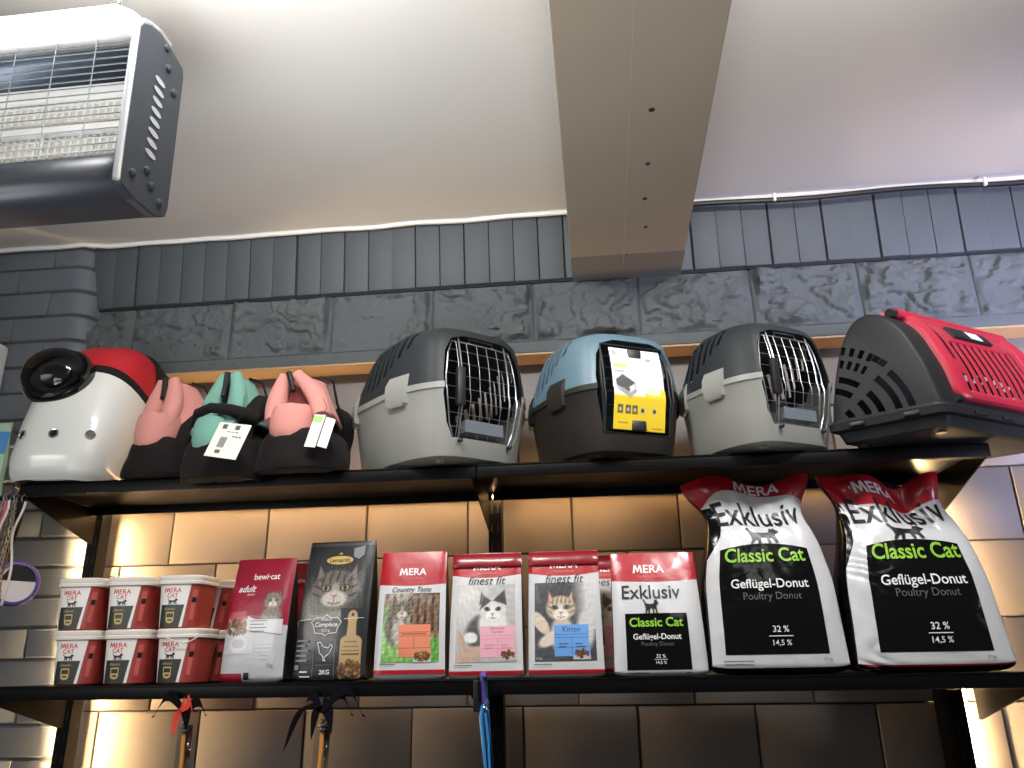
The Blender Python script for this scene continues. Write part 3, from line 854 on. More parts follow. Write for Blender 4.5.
# 2 ---- charcoal bag with a tabby face
def bag_leon():
    b = Bag(.168, .31, .08, seed=23, topw=.96, lean=.006)
    t = bag_at('cat_food_bag', 'charcoal cat food bag with a large tabby cat face', -.612, .085, math.radians(-3))
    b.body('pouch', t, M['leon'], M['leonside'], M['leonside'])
    w, h = b.w, b.h
    def pic(x, y):
        p = Paint(x, y, (46, 48, 50), 1.05)
        p.ell(.5, .40, .56, .46, (70, 70, 70), .6)
        p.ell(.2, .2, .2, .3, (120, 118, 114), .6)
        p.catface(.52, .52, .40, (112, 106, 98), (48, 44, 42), (196, 190, 182), eye=(156, 158, 120), inner=(128, 112, 118))
        p.ell(.5, .02, .42, .2, (120, 116, 108), .5)
        p.grain(12, 80, 6)
        return p.c
    picture('cat_picture', t, b.S, -w * .47, h * .42, w * .42, h * .86, pic, 80, 80)
    def board(x, y):
        p = Paint(x, y, (44, 46, 48), 1.9)
        p.quad([(.08, 0), (.92, 0), (.92, 1.0), (.08, 1.0)], (188, 160, 116))
        p.quad([(.3, .9), (.7, .9), (.92, 1.0), (.92, .6), (.08, .6), (.08, 1.0)][0:2] + [(.66, 1.6), (.34, 1.6)], (188, 160, 116))
        p.ell(.5, 1.0, .42, .18, (188, 160, 116), .1)
        p.ell(.5, 1.64, .2, .2, (188, 160, 116), .1); p.ell(.5, 1.72, .05, .05, (50, 50, 50), .2)
        p.put((np.abs(p.y - .98) < .015) * (np.abs(x - .5) < .25) * 1.0, (80, 62, 40)); p.put((np.abs(p.y - .85) < .012) * (np.abs(x - .5) < .3) * 1.0, (90, 70, 46))
        p.put((np.abs(p.y - .75) < .012) * (np.abs(x - .5) < .34) * 1.0, (90, 70, 46)); p.put((np.abs(p.y - .65) < .012) * (np.abs(x - .5) < .34) * 1.0, (90, 70, 46))
        p.kibble(.5, .25, .42, .22, 9, n=60, r=.09)
        return p.c
    picture('board_picture', t, b.S, w * .12, h * .0 + .004, w * .47, h * .50, board, 50, 90, off=.0013)
    d = Decal()
    d.sec('gold_emblem'); d.ell(.0, h * .855, .034, .010, 1); d.text('Leonardo', .0, h * .855, width=.052, mi=2, bold=.02, shear=.2)
    d.poly([(-.006, h * .9), (0, h * .915), (.006, h * .9)], 1)
    sx, sy = .046, h * .93; d.sec('shield_emblem')
    d.poly([(sx - .014, sy + .004), (sx + .014, sy + .010), (sx + .014, sy - .012), (sx + .002, sy - .022), (sx - .012, sy - .016)], 3)
    # wavy white frame round the name
    d.sec('name_plate')
    fr = [(-.036, .405), (-.026, .435), (-.008, .435), (0, .455), (.008, .435), (.026, .435), (.036, .405), (.028, .365), (.026, .33), (.008, .325), (0, .31), (-.008, .325), (-.026, .33), (-.028, .365), (-.036, .405)]
    d.stroke([(a - .012, v * h) for a, v in fr], .0016, 0)
    d.text('Adult', -.012, h * .425, height=.008, mi=0, shear=.2)
    d.text('Complete', -.012, h * .383, width=.054, mi=0, bold=.02, shear=.25)
    d.text('32/16', -.012, h * .345, height=.0065, mi=0)
    d.stroke([(-w * .47, h * .42), (-.05, h * .425)], .001, 0); d.stroke([(.03, h * .425), (w * .45, h * .43)], .001, 0)
    d.stroke([(-.036, h * .28), (.014, h * .28), (.014, h * .0 + .005), (-.036, h * .0 + .005), (-.036, h * .28)], .001, 3)
    d.sec('rooster_emblem')
    ro = [(-.022, .23), (-.026, .26), (-.019, .265), (-.012, .235), (0, .225), (.006, .25), (.010, .235), (.004, .19), (-.006, .165), (-.008, .14), (-.004, .138), (-.010, .14), (-.010, .165), (-.020, .195), (-.022, .23)]
    d.stroke([(a + .004 - .006, v * h) for a, v in ro], .0016, 0)
    d.stroke([(-.03, h * .11), (.008, h * .11)], .0008, 3)
    d.sec('weight_print'); d.text('2KG', -.008, h * .062, width=.024, mi=0, bold=.02)
    d.sec('small_print'); bars(d, -.078, h * .27, -.042, 5, .0105, .0042, 3, 2)
    d.ell(-.074, h * .095, .006, .006, 3); bars(d, -.066, h * .06, -.04, 2, .010, .003, 0, 5)
    d.build('lettering', [M['ink_white'], M['ink_gold'], M['ink'], M['ink_mid']], t, b.S, .0018)
    Decal().rect(-w / 2, h * .965, w / 2, h * .985).build('seal_strip', M['side_grey'], t, b.S, .0008)
    d = Decal(); bars(d, .028, h * .62, .06, 14, .011, .004, 0, 3)
    return t
bag_leon()

# 3 ---- red-topped bags
def mera_lines(d, b, vt, vs=None, mi=0, mi2=1, u=.0, width=.066):
    d.sec('brand_lettering')
    d.mera(u, vt, width, mi)
    d.text('The Petfood Family', u, vt - width * .24, width=width * .72, mi=mi2)

def bag_country():
    b = Bag(.160, .280, .075, seed=31, topw=.95, wr=.0014)
    t = bag_at('cat_food_bag', 'red-topped cat food bag with a cat in green grass and an orange box', -.433, .085, math.radians(1))
    b.body('pouch', t, M['white'], M['side_green'], M['side_grey'])
    w, h = b.w, b.h
    header(b, t, h * .735, 'red', -.004)
    def pic(x, y):
        p = Paint(x, y, (150, 140, 122), 1.15)
        p.quad([(.5, .5), (1.1, .5), (1.1, 1.2), (.5, 1.2)], (84, 62, 46))
        for k in range(4): p.quad([(.52 + k * .13, .4), (.60 + k * .13, .4), (.60 + k * .13, 1.12), (.52 + k * .13, 1.12)], (128, 104, 82))
        p.put((p.y < .62 - .25 * x) * 1.0, (104, 168, 78)); p.ell(.15, .55, .3, .32, (122, 182, 96), .7)
        p.ell(.3, .3, .3, .3, (150, 200, 120), .8)
        p.ell(.24, .62, .2, .36, (120, 114, 104), .3); p.ell(.3, .5, .12, .24, (186, 180, 168), .4)
        p.catface(.34, .86, .19, (124, 116, 104), (62, 56, 50), (206, 200, 190), eye=(160, 160, 100), inner=(130, 110, 100))
        p.grain(26, 60, 8)
        return p.c
    picture('cat_picture', t, b.S, -w * .40, h * .13, w * .42, h * .66, pic, 70, 80)
    d = Decal()
    d.rect(-.024, h * .17, .048, h * .415, 2)
    for k, vv in enumerate((.355, .325, .235)): d.rect(-.024, h * vv, .048, h * vv + .0012, 3)
    d.rect(.010, h * .17, .0112, h * .32, 3); bars(d, -.004, h * .385, .026, 1, .006, .006, 0, 4); bars(d, -.018, h * .338, .04, 1, .006, .003, 3, 4)
    d.build('orange_label', [M['ink_white'], M['ink'], M['lab_orange'], M['lab_line']], t, b.S, .0014)
    def kib(x, y):
        p = Paint(x, y, (226, 150, 116), .7); p.put((y < .4) * 1.0, (206, 200, 190)); p.kibble(.5, .32, .42, .24, 4, n=40, r=.09); return p.c
    picture('kibble_picture', t, b.S, .010, h * .13, .050, h * .23, kib, 36, 26, off=.0018)
    d = Decal(); mera_lines(d, b, h * .835)
    d.sec('title_lettering'); d.text('Country Taste', .0, h * .685, width=.094, mi=2, bold=.004, shear=.4)
    d.sec('red_foot_band'); d.rect(-w / 2, h * .045, w / 2, h * .075, 3); d.text('MERA', .006, h * .06, height=.005, mi=0, bold=.03); d.sec('small_print'); d.rect(-.066, h * .115, -.03, h * .12, 2)
    d.build('lettering', [M['ink_white'], M['ink_pink'], M['ink'], M['red']], t, b.S, .0014)
    Decal().rect(-w / 2, h * .865 + .008, w / 2, h * .865 + .0095).build('zip_crease', M['darkred'], t, b.S, .0010)
    return t
bag_country()

def bag_fit(label, x, rz, seed, kind):
    b = Bag(.164, .272, .075, seed=seed, topw=.955, wr=.0013)
    t = bag_at('cat_food_bag', label, x, .085, rz)
    b.body('pouch', t, M['white'], M['side_grey'], M['side_grey'])
    w, h = b.w, b.h
    header(b, t, h * .818, 'red', -.007)
    def pica(x, y):
        p = Paint(x, y, (186, 186, 184), 1.3)
        p.ell(.2, .95, .3, .4, (206, 206, 204), .8)
        p.ell(.5, .5, .34, .3, (92, 92, 94), .25, .6); p.ell(.62, .62, .24, .3, (228, 228, 226), .3)
        p.catface(.62, .86, .235, (216, 216, 214), (84, 84, 86), (240, 240, 238), eye=(96, 120, 96), inner=(150, 146, 146), stripes=False)
        p.tri([(.62, 1.02), (.86, .94), (.82, 1.2)], (72, 72, 74)); p.tri([(.46, 1.1), (.6, 1.02), (.40, .86)], (84, 84, 86))
        p.ell(.25, .4, .12, .09, (238, 238, 236), .3)
        p.ell(.18, .10, .34, .12, (206, 178, 156), .2, .35); p.ell(.1, .36, .05, .2, (196, 166, 150), .3, .5)
        p.grain(7, 50, 3)
        return p.c
    def picb(x, y):
        p = Paint(x, y, (70, 72, 76), 1.3)
        p.put(np.clip((x - .62) * 4, 0, 1) * (p.y > .5), (206, 206, 204))
        p.ell(.2, .3, .3, .5, (84, 86, 90), .6)
        p.ell(.46, .42, .2, .3, (206, 194, 178), .3)
        p.catface(.44, .86, .25, (198, 182, 158), (104, 88, 70), (238, 232, 222), eye=(120, 140, 130), inner=(206, 170, 160))
        p.ell(.1, .62, .1, .22, (222, 204, 184), .2, .6); p.ell(.26, .36, .22, .1, (226, 212, 196), .3, .5)
        p.ell(.85, .5, .14, .3, (210, 208, 206), .5)
        p.grain(8, 60, 5)
        return p.c
    fl = MB(); nf = 24
    rings = []
    for (v, o) in ((h * 1.0, .0), (h * .96, .006), (h * .902, .0075), (h * .882, .005), (h * .884, .0025), (h * .96, .001)):
        P_ = b.S(np.linspace(-w * .505, w * .505, nf), np.full(nf, v), o)
        rings.append([Vector(p) for p in P_])
    fl.add([p for r in rings for p in r], [(a * nf + i, a * nf + i + 1, (a + 1) * nf + i + 1, (a + 1) * nf + i) for a in range(len(rings) - 1) for i in range(nf - 1)])
    fl.build('folded_top', M['fold_red'], t)
    picture('cat_picture', t, b.S, -w * .41, h * .125, w * .41, h * .735, pica if kind == 'a' else picb, 80, 90)
    d = Decal(); u0, u1 = (-.012, .066) if kind == 'a' else (-.024, .052)
    d.rect(u0, h * .16, u1, h * .40, 0)
    uc = (u0 + u1) / 2
    if kind == 'a':
        d.text('Sensitive', uc, h * .385, height=.0065, mi=1); d.text('Stomach', uc, h * .357, height=.0055, mi=1)
    else:
        d.text('Kitten', uc, h * .365, height=.011, mi=1)
    for vv in (.325, .30, .225): d.rect(u0 + .002, h * vv, u1 - .002, h * vv + .0008, 2)
    d.rect(uc, h * .17, uc + .0008, h * .3, 2); bars(d, u0 + .01, h * .25, uc - .006, 2, .006, .002, 2, 6); bars(d, uc + .008, h * .25, u1 - .006, 2, .006, .002, 2, 7)
    d.build('pink_label' if kind == 'a' else 'blue_label', [M['lab_pink'] if kind == 'a' else M['lab_blue'], M['lab_line'] if kind == 'a' else M['lab_line_b'], M['ink_pink'] if kind == 'a' else M['lab_line_b']], t, b.S, .0014)
    kb = (196, 190, 184)
    def kib(x, y):
        p = Paint(x, y, (236, 178, 196) if kind == 'a' else (112, 168, 232), .7)
        p.put((y < .35) * 1.0, kb); p.kibble(.5, .36, .36, .24, 14, ((130, 88, 70), (104, 66, 52), (150, 104, 84)), n=34, r=.09); return p.c
    picture('kibble_picture', t, b.S, u1 - .036, h * .135, u1 + .002, h * .225, kib, 36, 26, off=.0018)
    d = Decal(); mera_lines(d, b, h * .885, u=.001)
    d.sec('title_lettering'); d.text('finest fit', .002, h * .768, width=.088, mi=2, bold=-.004, shear=.28)
    d.sec('red_foot_band'); d.rect(-w / 2, h * .03, w / 2, h * .06, 3); d.text('MERA', .0, h * .045, height=.005, mi=0, bold=.03); d.sec('small_print'); d.rect(-.07, h * .10, -.03, h * .105, 2)
    if kind == 'b': d.sec('weight_print').text('1,5 kg', -.058, h * .145, height=.005, mi=0)
    d.build('lettering', [M['ink_white'], M['ink_pink'], M['ink'], M['red']], t, b.S, .0014)
    return t
fa = bag_fit('red-topped cat food bag with a grey and white cat and a pink box', -.262, math.radians(0), 41, 'a')
fb = bag_fit('red-topped cat food bag with a tabby kitten and a blue box', -.087, math.radians(0), 43, 'b')
dup(fa, (.012, .188, ZB), math.radians(-3), 'red-topped bag half hidden behind the blue-box bag and the small black-panel bag', GB)

# 4 ---- small black panel bag
def panel_text(d, sc, u, v):
    d.text('Classic Cat', u, v(0), width=.118 * sc, mi=0, bold=.022)
    d.text('Gefl\u00fcgel-Donut', u, v(1), width=.104 * sc, mi=1, bold=.012)

def bag_small():
    b = Bag(.198, .262, .085, seed=57, topw=.93, wr=.002, bulge=.010)
    t = bag_at('cat_food_bag', 'small white cat food bag with red top and black panel', .113, .088, math.radians(2))
    b.body('pouch', t, M['white'], M['side_grey'], M['white'])
    w, h = b.w, b.h
    header(b, t, h * .765, 'red', -.004)
    Decal().rect(-w * .365, h * .05, w * .325, h * .49).build('black_panel', M['black'], t, b.S, .0006)
    d = Decal(); mera_lines(d, b, h * .86, u=-.012, width=.074)
    d.sec('title_lettering'); d.text('Exklusiv', -.011, h * .665, width=.132, mi=2, bold=.006)
    d.sec('cat_emblem'); d.shape(CAT, -.030, h * .485, .034, h * .12, 2)
    u = -.005
    d.sec('name_lettering'); d.text('Classic Cat', u, h * .42, width=.118, mi=3, bold=.022)
    d.sec('flavour_lettering'); d.text('Gefl\u00fcgel-Donut', u, h * .30, width=.104, mi=0, bold=.015)
    d.text('Poultry Donut', u, h * .245, width=.07, mi=4)
    d.sec('content_figures'); d.text('32 %', .0, h * .155, height=.0075, mi=0, bold=.01); d.rect(-.014, h * .128, .014, h * .132, 0); d.text('14,5 %', .0, h * .105, height=.0075, mi=0, bold=.01)
    d.sec('small_print'); d.rect(-w * .36, h * .024, -w * .14, h * .032, 5); d.rect(w * .25, h * .02, w * .31, h * .032, 5)
    d.build('lettering', [M['ink_white'], M['ink_pink'], M['ink'], M['ink_green'], M['ink_grey'], M['ink_mid']], t, b.S, .0013)
bag_small()

# 5 ---- the two large bags
def bag_big(label, x, y, rz, seed, w, h, lean, sag, variant, topw, botw):
    b = Bag(w, h, .125, seed=seed, topw=topw, botw=botw, wr=.0036, bulge=.016, foot=.022, lean=lean, sag=sag, fine=30)
    t = bag_at('cat_food_sack', label, x, y, rz)
    b.body('sack', t, M['white'], M['black'], M['black'], 80, 110, fold=-.12)
    header(b, t, h * .85, 'red', .036 if variant == 1 else -.008)
    pt = .635
    d = Decal(); n = 20
    L, R = -w * .40, w * .36
    if variant == 2: L, R = -w * .36, w * .37
    top = [(R + (L - R) * i / n, h * (pt - .03 * (2 * i / n - 1) ** 2)) for i in range(n + 1)]
    d.poly([(L, h * .094), (R, h * .094)] + top).build('black_panel', M['black'], t, b.S, .0007)
    d = Decal()
    k = w / .275
    d.sec('brand_lettering')
    d.mera(.02 * k if variant == 1 else -.02 * k, h * (.965 if variant == 1 else .93), .10 * k, 0)
    d.sec('title_lettering'); d.text('Exklusiv', .004, h * .797, width=.235 * k, mi=1, bold=.008)
    d.sec('cat_emblem'); d.shape(CAT, -.040 * k, h * .637, .085 * k, h * .085, 1)
    u = -.006 if variant == 1 else 0.004
    d.sec('name_lettering'); d.text('Classic Cat', u, h * .575, width=.186 * k, mi=2, bold=.018)
    d.sec('flavour_lettering'); d.text('Gefl\u00fcgel-Donut', u + .002, h * .425, width=.165 * k, mi=0, bold=.012)
    d.text('Poultry Donut', u + .004, h * .365, width=.122 * k, mi=3, bold=.0)
    d.sec('content_figures'); d.text('32 %', u + .012, h * .212, height=.0125 * k, mi=0, bold=.01); d.rect(u - .014, h * .177, u + .036, h * .181, 0); d.text('14,5 %', u + .012, h * .146, height=.0125 * k, mi=0, bold=.01)
    d.sec('weight_print'); d.text('10 kg', w * .34, h * .066, height=.008, mi=1)
    if variant == 1: d.sec('small_print').rect(-w * .42, h * .060, -w * .2, h * .067, 4)
    d.build('lettering', [M['ink_white'], M['ink'], M['ink_green'], M['ink_grey'], M['ink_mid']], t, b.S, .0017, step=.007)
    Decal().rect(-w / 2, 0, w / 2, .0135).build('black_bottom_fold', M['black'], t, b.S, .0006)
    gz = [(-w / 2, .56 * h), (-w * .40, .68 * h), (-w * .385, .76 * h), (-w * .42, .845 * h), (-w / 2, .85 * h)]
    Decal().poly(gz if variant == 1 else [(-w / 2, .50 * h), (-w * .455, .62 * h), (-w * .44, .78 * h), (-w * .46, .85 * h), (-w / 2, .86 * h)]).build('side_fold', M['black'], t, b.S, .0006)
    if variant == 2:
        Decal().rect(-w / 2, .012, w / 2, .0155).build('red_bottom_edge', M['red'], t, b.S, .0009)
    return t

def neck(t, T):
    return np.interp(t, [q[0] for q in T], [q[1] for q in T])
def smooth_neck(t, T):
    return sum(neck(np.clip(t + d, 0, 1), T) for d in (-.05, -.03, -.015, 0, .015, .03, .05)) / 7
N1 = [(0, 1), (.45, .96), (.62, .86), (.76, .74), (.84, .76), (.93, .98), (1, 1.06)]
N2 = [(0, 1), (.45, .92), (.62, .82), (.78, .72), (.86, .70), (.94, .80), (1, .86)]
def sag1(U, V, t, s, x, y, z, side):
    k = np.clip((t - .62) / .38, 0, 1); e = k * k * (3 - 2 * k)
    x = x * smooth_neck(t, N1) - .016 * e
    f = np.exp(-((s + .50 - 1.0 * (t - .80)) / .15) ** 2) + .9 * np.exp(-((s - .55 + .9 * (t - .80)) / .13) ** 2) + .5 * np.exp(-((s - .05 - .5 * (t - .9)) / .10) ** 2)
    y = y + side * (-.030) * f * e * (1 - t ** 3) + .010 * np.sin(s * 5.2 + 1) * e - side * .012 * np.exp(-((t - .80) / .07) ** 2)
    z = z - e * (.012 * np.sin(s * 4.2 + .6) + .004)
    return x, y, z
def sag2(U, V, t, s, x, y, z, side):
    k = np.clip((t - .60) / .40, 0, 1); e = k * k * (3 - 2 * k)
    x = x * smooth_neck(t, N2) - .026 * e
    dip = np.exp(-((s - .30) / .30) ** 2)
    z = z - e * (.034 * dip + .002)
    f = np.exp(-((s + .10 + .9 * (t - .84)) / .12) ** 2) + 1.1 * np.exp(-((s - .45 + .7 * (t - .84)) / .11) ** 2) + .6 * np.exp(-((s + .62 - .5 * (t - .84)) / .12) ** 2)
    y = y + side * (-.034) * f * e * (1 - t ** 3) + .014 * np.sin(s * 6 - .5) * e - side * .010 * np.exp(-((t - .82) / .07) ** 2)
    y = y + side * .0034 * (.25 + np.sin(V * 19 + 1) ** 2) * np.abs(np.sin(V * 70 + 9 * s + 3 * np.sin(V * 31) + 2 * np.sin(V * 57))) * np.exp(-((s + .80) / .20) ** 2)
    return x, y, z
bag_big('large white sack with black panel, standing between the small black-panel bag and its twin', .358, .095, math.radians(1), 71, .280, .425, -.004, sag1, 1, 1.0, 1.0)
bag_big('large white sack with black panel at the right end of the lower shelf', .666, .095, math.radians(2), 83, .314, .425, -.014, sag2, 2, 1.0, 1.0)

# ------------------------------------------------------------------ food tubs
def build_tubs():
    H = .118
    def hw(z): return .047 + .0065 * z / H
    N = 4.2
    def ring(r, z, n=56):
        out = []
        for i in range(n):
            t = 2 * PI * i / n; c, s = math.cos(t), math.sin(t)
            out.append(Vector((r * math.copysign(abs(c) ** (2 / N), c), r * math.copysign(abs(s) ** (2 / N), s), z)))
        return out
    def S(U, V, off=0.0):
        U = np.asarray(U, float); V = np.asarray(V, float)
        r = .047 + .0065 * V / H
        x = U * r
        y = -r * np.clip(1 - np.abs(U) ** N, 0, 1) ** (1 / N) - off
        return np.stack([x, y, V], -1)
    t = thing('food_tub', '', 'food tub')
    mb = MB(); mb.loft([ring(.043, 0), ring(.0465, .003)] + [ring(hw(z), z) for z in (.02, .06, .098)])
    mb.build('tub', M['tub_red'], t)
    mb = MB(); mb.loft([ring(.0535, .097), ring(.0575, .0985), ring(.058, .104), ring(.0565, .106), ring(.0575, .108), ring(.0575, .1155), ring(.055, .118), ring(.051, .118), ring(.050, .1165)])
    mb.build('lid', M['lid'], t)
    d = Decal()
    d.sec('white_label'); d.poly([(-.90, .003), (.38, .003), (.62, .096), (-.92, .096)], 0)
    d.sec('dark_panel'); d.poly([(-.80, .003), (.22, .003), (.40, .052), (-.72, .052)], 1)
    d.build('label', [M['tub_white'], M['tub_dark']], t, S, .0006, step=.05)
    for k in (0,):
        e = Decal()
        def tx(s, u, v, wd, ht, mi, bold=0.0):
            vs, fs, asp = text_polys(s, bold)
            o = len(e.v)
            for p in vs: e.v.append((u + (p[0] - .5) * wd, v + (p[1] - .5) * ht))
            for f in fs: e.f.append(tuple(i + o for i in f)); e.m.append(mi); e.k.append(e.cur)
        e.sec('brand_lettering')
        M_ = [(0, 0), (.2, 0), (.27, .68), (.46, .1), (.56, .1), (.74, .68), (.80, 0), (1, 0), (.86, 1), (.68, 1), (.51, .42), (.34, 1), (.15, 1)]
        e.poly([(-.60 + a * .26, .0792 + b * .0105) for a, b in M_], 0); tx('ERA', -.055, .0845, .53, .0105, 0, .012); tx('CAT', -.2, .0725, .5, .0095, 0, .012)
        e.sec('cat_emblem'); e.poly([(-.42 + p[0] * .5, .0525 + p[1] * .014) for p in CAT], 1)
        e.sec('crest'); tx('classic', -.27, .0435, .52, .006, 2)
        cr = [(-.45, .036), (-.05, .036), (-.05, .018), (-.1, .013), (-.25, .011), (-.4, .013), (-.45, .018)]
        e.poly(cr, 2); e.poly([(-.41, .033), (-.09, .033), (-.09, .024), (-.41, .024)], 4)
        e.poly([(-.36, .020), (-.14, .020), (-.14, .0165), (-.36, .0165)], 4)
        e.sec('side_picture'); e.poly([(.68, .018), (.84, .018), (.90, .085), (.73, .085)], 3); e.poly([(.72, .056), (.87, .056), (.88, .068), (.73, .068)], 4)
        e.build('lettering', [M['ink_red'], M['ink'], M['ink_gold'], M['tub_pic'], M['ink']], t, S, .0012, step=.05)
    th = (-PI / 2)
    first = [True]
    xs = (-1.216, -1.094, -.966)
    names = ('left stack', 'middle stack', 'right stack')
    G = 'white-lidded cat food tubs'
    side = ('at the open left end', 'in the middle stack', 'beside the maroon bag')
    def put(x, y, z, lab, rz):
        nonlocal t
        if first[0]:
            t.location = (x, y, z); t.rotation_euler = (0, 0, rz); t['label'] = lab; t['group'] = G; first[0] = False; return t
        return dup(t, (x, y, z), rz, lab, G)
    rot = (math.radians(4), math.radians(1), math.radians(-3)); rot2 = (math.radians(2), math.radians(4), math.radians(0))
    last = None
    for i in range(3):
        put(xs[i], .078, ZB, 'red and white food tub, bottom of the front stack ' + side[i], rot[i])
        o = put(xs[i] - .012, .078, ZB + H + .0006, 'red and white food tub, top of the front stack ' + side[i], rot2[i])
    for i in range(3):
        put(xs[i] + .004, .200, ZB, 'red and white food tub, bottom of the rear stack ' + side[i], 0)
        put(xs[i] + .002, .200, ZB + H + .0006, 'red and white food tub, top of the rear stack ' + side[i], 0)
    # the loose bail handle hangs across the front of one tub
    root = [o for o in bpy.data.objects if o.get('label') == 'red and white food tub, bottom of the front stack beside the maroon bag'][0]
    pts = []
    for i in range(15):
        k = i / 14
        pts.append((-.030 + .088 * k, -.0605 - .002 * math.sin(PI * k), .101 - .020 * math.sin(PI * min(1, k * .95)) * k ** .6))
    MB().tube(pts, .0016, 6).build('bail_handle', M['lid'], root)
build_tubs()

# ------------------------------------------------------------------ plastic pet carriers
def plan_w(Wf, Wb, k):
    a = Wf + .020; return a + (Wb + .022 - a) * math.sin(PI / 2 * min(1, max(0, k) * 1.75))

def plan(L, Wf, Wb, y0, z, n=84, e=5.4, nose=.010):
    """rounded plan outline, front at y0 (towards -Y), back at y0+L"""
    out = []
    for i in range(n):
        t = 2 * PI * (i + .5) / n - PI / 2
        c, s = math.cos(t), math.sin(t)
        x = math.copysign(abs(c) ** (2 / e), c); y = math.copysign(abs(s) ** (2 / e), s)
        k = (y + 1) / 2
        w = plan_w(Wf, Wb, k)
        yy = y0 + L * k - nose * (1 - abs(x) ** 2) * (1 if y < -.9 else 0)
        if y > .2: x *= 1 - .34 * ((y - .2) / .8) ** 2
        out.append(Vector((x * w / 2, yy, z)))
    return out

def front_y(z):
    # lower shell leans out, upper shell leans back a little
    return .030 - .030 * min(1, z / .13) if z < .15 else .004 + .30 * max(0, z - .17) ** 1.55 * 2.2

def make_carrier(label, loc, rz, sc, top_m, tray_m, clip_m, group, rim=.160, LL=1.0, WB=1.0, door=True):
    t = thing('pet_carrier', label, 'pet carrier', loc, rz, group)
    t.scale = (sc, sc, sc)
    th = .003
    def shell(levels, th):
        levels = [(l * LL, wf, wb * WB, y0, z) for l, wf, wb, y0, z in levels]
        outer = [plan(*lv) for lv in levels]
        inner = []
        for (l, wf, wb, y0, z) in levels:
            inner.append((l - 2 * th, wf - 2 * th, wb - 2 * th, y0 + th, z))
        return outer, inner
    # tray
    lv = [(.335, .185, .225, .034, .006), (.352, .195, .245, .026, .010), (.365, .202, .258, .020, .03), (.385, .212, .275, .008, .09), (.400, .218, .290, .001, .140),
          (.404, .222, .294, -.001, .146), (.408, .226, .300, -.003, .147), (.408, .226, .300, -.003, rim)]
    o, i_ = shell(lv, th)
    rings = o + [plan(l, wf, wb, y0, z) for (l, wf, wb, y0, z) in [(lv[-1][0] * LL - .012, lv[-1][1] - .012, lv[-1][2] * WB - .012, lv[-1][3] + .006, rim)]]
    rings += [plan(l, wf, wb, y0, max(z, .012)) for (l, wf, wb, y0, z) in reversed(i_[1:6])]
    tray = MB().loft(rings).mesh('tray', tray_m)
    lu = [(.404, .222, .296, -.001, rim + .0005), (.400, .220, .292, .001, rim + .02), (.372, .214, .282, .006, .21), (.335, .206, .268, .014, .25), (.300, .196, .250, .022, .278), (.255, .176, .224, .034, .294), (.20, .14, .18, .052, .302), (.12, .08, .11, .09, .305)]
    o, i_ = shell(lu, th)
    inner = [plan(l, wf, wb, y0, z - (.004 if k > 2 else 0)) for k, (l, wf, wb, y0, z) in enumerate(i_)]
    rings = o + list(reversed(inner))
    # closed solid: join top cap of outer and of inner separately
    n = len(o[0]); mb = MB()
    verts = [p for r in o for p in r] + [p for r in inner for p in r]
    F = []
    k = len(o)
    for a in range(k - 1):
        for j in range(n):
            j2 = (j + 1) % n
            F.append((a * n + j, a * n + j2, (a + 1) * n + j2, (a + 1) * n + j))
            F.append(((k + a) * n + j2, (k + a) * n + j, (k + a + 1) * n + j, (k + a + 1) * n + j2))
    for j in range(n):
        j2 = (j + 1) % n
        F.append((j2, j, k * n + j, k * n + j2))
    F.append(tuple(range((k - 1) * n, k * n))); F.append(tuple(reversed(range((2 * k - 1) * n, 2 * k * n))))
    mb.add(verts, F); top = mb.mesh('roof', top_m)
    # door opening cutter
    op = [(-.074, .046), (.074, .046), (.088, .078), (.098, .135), (.099, .180), (.092, .235), (.078, .264), (.050, .274), (-.050, .274), (-.078, .264), (-.092, .235), (-.099, .180), (-.098, .135), (-.088, .078)]
    cut = MB().prism([(x, -.06, z) for x, z in op], (0, .135, 0)).mesh('c', tray_m, False)
    # slanted slots through both flanks, growing shorter towards the back
    sl = MB()
    for q in range(14):
        if .092 + q * .0225 > .36 * LL: break
        y = .092 + q * .0225
        zt = .288 - .0022 * q - .00045 * q * q; zb = max(.184, .252 - .016 * q)
        sl.prism([(-.25, y, zb), (-.25, y + .0115, zb), (-.25, y + .0115 - .012, zt), (-.25, y - .012, zt)], (.5, 0, 0))
    slots = sl.mesh('s', top_m, False)
    tray2 = boolean(tray, [cut]); top2 = boolean(top, [cut, slots])
    for me in (tray2, top2): shade(me, 40)
    tr = link('tray', tray2, t); link('roof', top2, t)
    # thick frame round the opening
    def doorp(s, dy=0.0):
        pts = []
        for x, z in op:
            pts.append(Vector((x * s, front_y(z) - .006 + dy, .16 + (z - .16) * s)))
        return pts
    # rim band with dip under the clips
    for s in (-1, 1):
        for (yy, wdt) in ((.105, .055), (.300 * LL, .055)):
            def fx(y):
                k = (y + .003) / (.408 * LL); v = 2 * k - 1
                return plan_w(.226, .300 * WB, k) / 2 * (1 - abs(v) ** 5.4) ** (1 / 5.4) * (1 - .34 * ((v - .2) / .8) ** 2 if v > .2 else 1)
            mb = MB()
            out = []
            for (z, dx) in ((rim - .040, .000), (rim - .034, .004), (rim - .012, .0065), (rim + .010, .0055), (rim + .030, -.004)):
                hwid = wdt / 2 * (0.62 if z < rim - .038 else 0.88 if z < rim - .03 else 1.0)
                ya, yb = yy - hwid, yy + hwid
                out.append([Vector((s * (fx(ya) + dx), ya, z)), Vector((s * (fx(yb) + dx), yb, z)), Vector((s * (fx(yb) - .008), yb, z)), Vector((s * (fx(ya) - .008), ya, z))])
            mb.loft(out); mb.build('clip', clip_m, t)
